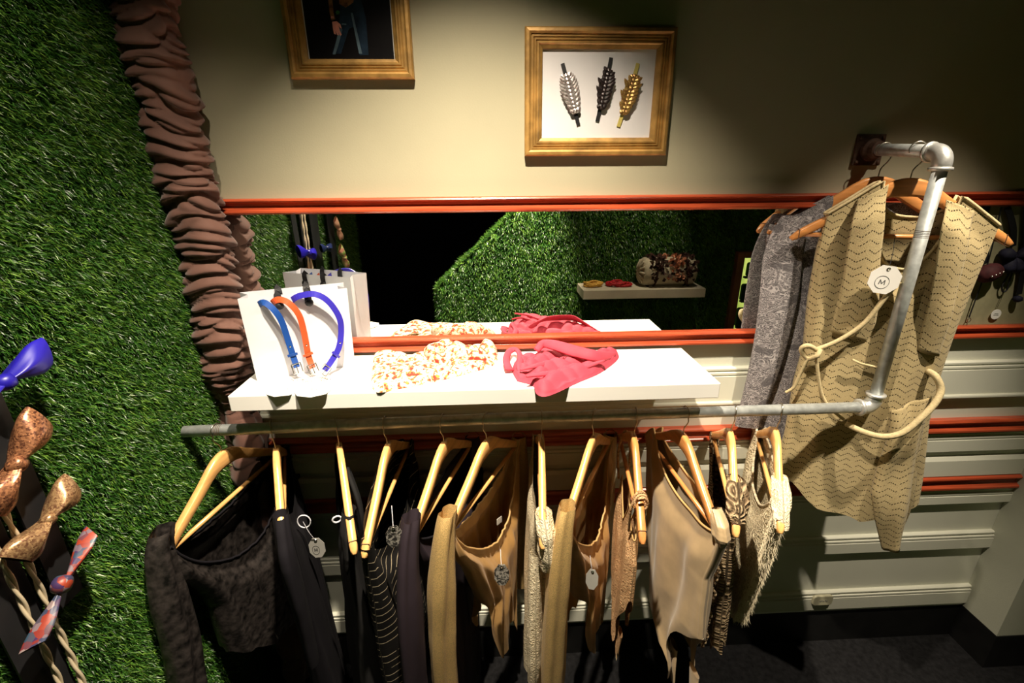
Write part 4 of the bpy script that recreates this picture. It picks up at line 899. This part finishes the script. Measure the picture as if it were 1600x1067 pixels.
part('body', crumple([(808, 590), (800, 572), (812, 558), (834, 554), (850, 545), (880, 545), (905, 546), (939, 549), (962, 546), (966, 556), (939, 577), (902, 593), (870, 608), (850, 614), (838, 609), (832, 597)], SZ+.010, .028, ridges(-.95, 62, 12, 1.0, 1.2), 12), M['pink'], pk, True)
lp = [(796, 578), (791, 562), (796, 549), (806, 546), (813, 556), (812, 572), (818, 583), (830, 584)]
part('neck_loop', tube(smooth_path([on(2, SZ+.010+.012*math.sin(k*.5), *q) for k, q in enumerate(lp)], 40), [.012, .009, .008, .009, .013], 10, True, [.003, .003, .004, .004, .005], (.3, -.5, .8)), M['pink'], pk, True)
P = smooth_path([np.minimum(on(2, SZ+h_, *q), [9, -.036, 9]) for q, h_ in (((838, 548), .03), ((848, 537), .045), ((866, 539), .05), ((900, 549), .044), ((935, 556), .035), ((962, 552), .012))], 40)
part('waist_band', tube(P, [.008, .014, .016, .015, .012, .004], 10, True, [.003, .004, .004, .004, .003, .002], (0, -.75, .65)), M['pink'], pk, True)
for k, pts in enumerate((((812, 578), (835, 572), (866, 566), (900, 562), (935, 560)), ((822, 588), (850, 584), (880, 580), (915, 572), (945, 563)))):
    part('fold', tube(smooth_path([on(2, SZ+.024+.006*math.sin(i*1.7+k), *q) for i, q in enumerate(pts)], 30), [.003, .008, .010, .008, .002], 8, True, [.002, .004, .005, .004, .002], (0, -.5, .85)), M['pink'], pk, True)

# ================================================================== HANGING ON THE TURF WALL
def bow(name, label, c, ax, nrm, size, mt, plump=.45, fan=.62, group='bows on the turf wall'):
    c, ax, nrm = [np.array(q, float) for q in (c, ax, nrm)]; ax /= np.linalg.norm(ax); nrm -= ax*(ax @ nrm); nrm /= np.linalg.norm(nrm); up = np.cross(nrm, ax)
    b = thing(name, c, label, 'bow', group)
    for sg in (-1, 1):
        nl, na_ = 22, 28; V = []
        for i in range(nl):
            s = i/(nl-1); wd = size*fan*(.16+.84*sstep(s, 0, .85))*(1-.12*s**6); th = size*plump*(.25+.75*math.sin(math.pi*min(.97, .12+.8*s)))
            for j in range(na_):
                a = 2*math.pi*j/na_; pl = 1+.12*math.sin(5*a+sg)*(1-s)
                V.append(c+ax*sg*(size*s+size*.10*math.cos(a)*s)+up*wd*.5*math.cos(a)*pl+nrm*th*.5*math.sin(a)*pl)
        lo = part('bow_loop', (V, grid_faces(nl, na_, True)), mt, b, True)
    part('bow_knot', lathe([(size*.06, -size*.14), (size*.15, -size*.10), (size*.17, 0), (size*.15, size*.10), (size*.06, size*.14)], c+nrm*size*.06, up, 14), mt, b, True)
    return b
M['royal'] = mat('royal_blue_satin', (.012, .007, .28), .4, .5, var=.2); M['navy'] = mat('navy_satin', (.012, .02, .08), .35, .6, var=.2)
M['brown_seq'] = sequin('copper_sequins', (.55, .25, .12), (.09, .03, .02), .55); M['beige_seq'] = sequin('bronze_sequins', (.50, .32, .16), (.16, .07, .04), .5)
def patch(name, stops, scale):
    mt, n, b = nt(name); setp(b, Roughness=.45); tc = n.nodes.new('ShaderNodeTexCoord').outputs['Object']
    k = n.nodes.new('ShaderNodeTexVoronoi'); k.inputs['Scale'].default_value = scale; n.links.new(tc, k.inputs['Vector']); sx = n.nodes.new('ShaderNodeSeparateColor'); n.links.new(k.outputs['Color'], sx.inputs[0])
    r = ramp(n, sx.outputs[0], stops); n.links.new(r, b.inputs['Base Color']); return mt
M['multi'] = patch('printed_silk', [(.0, (.34, .05, .02)), (.3, (.18, .02, .02)), (.5, (.03, .07, .11)), (.7, (.04, .015, .08)), (1., (.26, .20, .20))], 110)
M['peach'] = mat('peach_satin', (.75, .42, .28), .45, .5, var=.3); M['meadow'] = patch('flowery_silk', [(.0, (.30, .55, .06)), (.4, (.70, .75, .35)), (.6, (.75, .20, .22)), (1., (.55, .65, .20))], 70)
M['cordm'] = mat('ecru_twisted_cord', (.62, .52, .36), .8, .2, var=.1)
XS = XL+.032
def neck_strap(y, z0, z1, wd, label, x=XS):
    P = [(x+.002*math.sin(7*t+y*9), y+.004*math.sin(3*t), z1+(z0-z1)*t) for t in np.linspace(0, 1, 24)]
    return top('ribbon_strap', ribbon(P, (1, 0, 0), wd, .003), M['ribbon'], label, 'ribbon', 'black ribbons on the turf wall')
neck_strap(-.585, .98, 2.1, .042, 'black ribbon behind the royal blue bow on the turf wall')
neck_strap(-.660, .45, 2.1, .060, 'wide black ribbon behind the pale twisted cords')
neck_strap(-.775, .9, 2.1, .085, 'widest black ribbon on the turf wall, behind the navy bow')
neck_strap(-.965, .9, 2.1, .075, 'black ribbon behind the peach and flowery bows')
bow('satin_bow', 'royal blue satin bow on the turf wall', on(0, XS+.028, 2, 598), (0, 1, .22), (1, -.15, .1), .078, M['royal'])
bow('sequin_bow', 'copper sequinned bow tilted upwards, above the bronze bow', on(0, XS+.030, 22, 726), (0, .80, .62), (1, -.2, 0), .072, M['brown_seq'], .55, .75)
bow('sequin_bow', 'bronze sequinned bow below the copper one', on(0, XS+.030, 72, 812), (0, .92, .36), (1, -.2, .1), .060, M['beige_seq'], .6, .85)
bow('silk_bow', 'multicoloured silk bow seen edge on beside the pale cords', on(0, XS+.036, 100, 914), (0, .86, .52), (.12, -.52, .86), .082, M['multi'], .14, .36)
bow('satin_bow', 'dark navy bow on the widest black ribbon', (XS+.03, -.785, 1.36), (0, 1, .1), (1, 0, 0), .06, M['navy'])
bow('satin_bow', 'peach satin bow above the flowery bow', (XS+.03, -.975, 1.415), (0, .5, .8), (1, .2, 0), .055, M['peach'])
bow('silk_bow', 'flowery green and pink silk bow below the peach bow', (XS+.03, -1.0, 1.285), (0, .6, .8), (1, .2, 0), .065, M['meadow'])
for k, dy in enumerate((.010, -.018)):
    y0 = -.640+dy; n_ = 150; c = thing('twisted_cord', (XS+.012, y0, .45), ('right' if k == 0 else 'left')+' of the two ecru twisted cords hanging over a wide black ribbon', 'cord', 'cords on the turf wall')
    for q in range(2):
        P = [(XS+.010+.0022*math.cos(t*95+q*math.pi), y0+.0022*math.sin(t*95+q*math.pi)+.004*math.sin(t*3), 1.95-1.5*t) for t in np.linspace(0, 1, 620)]
        part('strand', tube(P, .0027, 6), M['cordm'], c, True)

# ================================================================== HAIR ACCESSORIES ON THE KHAKI PANEL
def wp(px, py, y=-.014): return on(1, y, px, py)
M['maroon'] = mat('maroon_velvet', (.05, .012, .014), .7, .2, var=.4, scale=60); M['navyv'] = mat('navy_velvet', (.014, .014, .03), .7, .2, var=.4, scale=60)
def strapped(name, label, top_px, mid_px, width):
    a = wp(*top_px); b = wp(*mid_px); a[2] = 1.551; t = thing(name, (b[0], -.014, b[2]), label, 'hair accessory', 'hair accessories on the khaki panel')
    part('elastic_strap', ribbon(smooth_path([a, (a*.5+b*.5)+np.array([.004, -.004, 0]), b], 14), (0, -1, 0), width, .0015), M['ribbon'], t); return t
t = strapped('hair_clip', 'maroon gathered hair piece half hidden by the cardigan edge', (1531, 332), (1540, 412), .014)
c = wp(1546, 426, -.022); part('gathered_body', lathe([(.004, -.030), (.018, -.024), (.024, -.008), (.023, .010), (.016, .024), (.004, .030)], c, (.85, 0, .45), 20), M['maroon'], t, True)
for k in range(4): part('bead', lathe([(.001, -.003), (.003, -.001), (.003, .001), (.001, .003)], c+np.array([-.014+.009*k, -.022, .004*k-.006]), (0, -1, 0), 10), M['steel'], t, True)
t = strapped('hair_bow', 'navy velvet hair bow with a cord loop and round white tag', (1571, 332), (1583, 385), .016)
c = wp(1587, 402, -.024)
for ax in ((1, 0, .45), (-1, 0, .3), (.5, 0, -1), (-.4, 0, -.9)):
    ax = np.array(ax)/np.linalg.norm(ax); part('bow_loop', lathe([(.003, 0), (.012, .012), (.017, .028), (.013, .040), (.003, .044)], c, ax, 16), M['navyv'], t, True)
lp = [(1580, 418), (1574, 432), (1566, 446), (1567, 456), (1573, 453), (1577, 440), (1584, 420)]
part('cord_loop', tube(smooth_path([wp(*q, -.016) for q in lp], 30), .0022, 6), M['ribbon'], t, True)
tg = wp(1556, 491, -.012); part('tag_string', tube([wp(1570, 455, -.014), wp(1563, 470, -.013), wp(1557, 483, -.012)], .0007, 5), M['wire'], t)
rt = part('round_tag', lathe([(.0145, 0), (.0145, .0008)], tg, (0, -1, 0), 28), M['card'], t, label='round white card tag')
for k, (w_, z_) in enumerate(((.011, .002), (.015, -.002))): part('printed_line', box(tg[0]-w_/2, tg[0]+w_/2, tg[1]-.0011, tg[1]-.0009, tg[2]+z_-.0008, tg[2]+z_+.0008), M['print'], rt)
t = strapped('hair_band', 'plain black hair band at the far right of the khaki panel', (1601, 332), (1592, 460), .016)
part('band_end', lathe([(.003, 0), (.010, .004), (.011, .012), (.004, .018)], wp(1592, 462, -.018), (0, 0, -1), 14), M['navyv'], t, True)
t = strapped('hair_tie', 'thin dark cord hanging beside the cardigan edge on the khaki panel', (1522, 450), (1514, 496), .003)
part('cord_ring', tube([wp(1514, 500)+np.array([.005*math.cos(a_), 0, .006*math.sin(a_)]) for a_ in np.linspace(0, 6.28, 16)], .001, 5, False), M['wire'], t)

# ================================================================== SEEN IN THE MIRROR
RX0, RX1, RF, RT, RB = .546, 1.293, -1.50, .985, .930
M['sand'] = mat('sand_laminate', (.52, .46, .34), .55, .3, var=.06)
top('rear_shelf', box(RX0, RX1, YR+.001, RF, RB, RT), M['sand'], 'thick beige shelf on the turf wall, seen only in the mirror', 'shelf', bevel=.002)
def coil(c, r, n, mt, name, label, cat, wob=.2, rad=.006, seed=1):
    t = thing(name, (c[0], c[1], RT), label, cat); rs = np.random.RandomState(seed)
    for k in range(n):
        a0 = rs.uniform(0, 6.28); rk_ = r*rs.uniform(.55, 1.0); P = []
        for a in np.linspace(0, 6.28*1.05, 50):
            q = rk_*(1+wob*math.sin(2*a+a0)+wob*.6*math.sin(3*a-a0)); P.append((c[0]+1.35*q*math.cos(a+a0), c[1]+.75*q*math.sin(a+a0), RT+rad+.006*k*.55+.004*math.sin(3*a+k)+.003))
        part('cord_turn', tube(P, rad, 7), mt, t, True)
    return t
M['mustard'] = mat('mustard_braid', (.62, .34, .06), .7, .3, var=.3, scale=200); M['scarlet'] = mat('scarlet_braid', (.36, .010, .014), .6, .3, var=.4, scale=120)
coil((.625, -1.60), .050, 6, M['mustard'], 'braided_belt', 'coiled mustard braided belt on the beige shelf in the mirror', 'belt', .12, .0065, 2)
coil((.775, -1.60), .052, 5, M['scarlet'], 'red_lace_belt', 'scarlet cord belt heaped beside the mustard coil', 'belt', .35, .0075, 4)
hb = thing('barrel_bag', (1.08, -1.62, RT), 'barrel shaped bag with beige ends and ruffled brown fabric', 'bag')
bc = np.array([1.085, -1.615, RT+.088]); M['canvas'] = mat('beige_canvas', (.42, .36, .25), .8, .2, var=.12, scale=40, bump=.4, bscale=60); M['fur'] = mat('brown_ruffle', (.05, .022, .016), .8, .2, var=.5, scale=70); M['fur2'] = mat('rust_ruffle', (.42, .17, .09), .7, .3, var=.5, scale=70)
part('barrel', lathe([(.05, -.165), (.078, -.160), (.086, -.145), (.086, .145), (.078, .160), (.05, .165)], bc, (1, 0, 0), 30), M['canvas'], hb, True)
part('end_gather', join(*[tube(smooth_path([bc+np.array([-.168, 0, 0]), bc+np.array([-.176, .035*math.cos(a_), .035*math.sin(a_)]), bc+np.array([-.160, .076*math.cos(a_), .076*math.sin(a_)])], 8), [.004, .009, .006], 6) for a_ in np.linspace(0, 6.28, 13)[:-1]]), M['canvas'], hb, True)
rs = np.random.RandomState(6)
for k in range(290):
    x_ = rs.uniform(-.135, .15); a_ = rs.uniform(-.5, 3.5); o = np.array([0, math.cos(a_), math.sin(a_)]); p0 = bc+np.array([x_, 0, 0])+o*.085
    e1 = rs.normal(0, 1, 3); e1 -= o*(e1 @ o); e1 /= np.linalg.norm(e1); e2 = np.cross(o, e1); sz = rs.uniform(.018, .032)
    V = [p0, p0+e1*sz*.6+o*sz*.5, p0+e1*sz*.4+e2*sz*.7+o*sz*.9, p0+e2*sz*.9+o*sz*.4, p0-e1*sz*.3+e2*sz*.5+o*sz*.8]
    part('ruffle_petal', (V, [(0, 1, 2), (0, 2, 3), (0, 3, 4)]), M['fur2'] if -.04 < x_ < .07 and rs.rand() < .75 else M['fur'], hb)
for sx in (-.09, .1):
    part('bag_strap', tube([bc+np.array([sx, .092*math.cos(a_), .092*math.sin(a_)]) for a_ in np.linspace(-1.2, 4.2, 30)], .006, 6, True, .003), M['fur'], hb, True)
for sx in (-.125, .125): part('foot', box(bc[0]+sx-.006, bc[0]+sx+.006, bc[1]-.03, bc[1]+.05, RT+.0005, RT+.006), M['fur'], hb)
# lit display window at the end of the turf wall
def emit(name, c, s):
    mt, n, b = nt(name); setp(b, Roughness=.8); b.inputs['Base Color'].default_value = (*c, 1); b.inputs['Emission Color'].default_value = (*c, 1); b.inputs['Emission Strength'].default_value = s
    no = n.nodes.new('ShaderNodeTexNoise'); no.inputs['Scale'].default_value = 7; n.links.new(ramp(n, no.outputs[0], [(.35, (c[0]*.5, c[1]*.6, c[2]*.4)), (.65, c)]), b.inputs['Emission Color']); return mt
M['glow'] = emit('lit_yellow_green_backdrop', (.62, .70, .16), 1.0); M['oak'] = mat('brown_window_frame', (.16, .065, .025), .5, .4, var=.2)
wx0, wx1, wz0, wz1 = 1.60, 2.02, .52, 1.135
dw = thing('display_window', ((wx0+wx1)/2, YR, wz0), 'brown framed display window lit yellow green, seen in the mirror', 'window')
part('backdrop', box(wx0, wx1, YR+.002, YR+.006, wz0, wz1), M['glow'], dw)
for x0_, x1_, z0_, z1_ in ((wx0-.045, wx0, wz0, wz1+.04), (wx1, wx1+.045, wz0, wz1+.04), (wx0, wx1, wz1, wz1+.04), (wx0, wx1, wz0-.03, wz0)):
    part('window_frame', box(x0_, x1_, YR+.001, YR+.05, z0_, z1_), M['oak'], dw, bevel=.003)
for z_ in (.66, .84, 1.0): part('display_shelf', box(wx0+.03, wx1, YR+.007, YR+.035, z_, z_+.012), M['dark'], dw)
for k, (x_, z_, w_, h_) in enumerate(((1.66, .672, .08, .13), (1.80, .672, .10, .12), (1.66, .852, .07, .11), (1.79, .852, .09, .13), (1.67, 1.012, .06, .09), (1.80, 1.012, .09, .10))):
    part('shelf_goods', prism(rrect(w_/2, h_/2, .014), (x_, YR+.010, z_+h_/2), (1, 0, 0), (0, 0, 1), (0, 1, 0), .022), M['dark'] if k % 2 else M['turf_back'], dw)
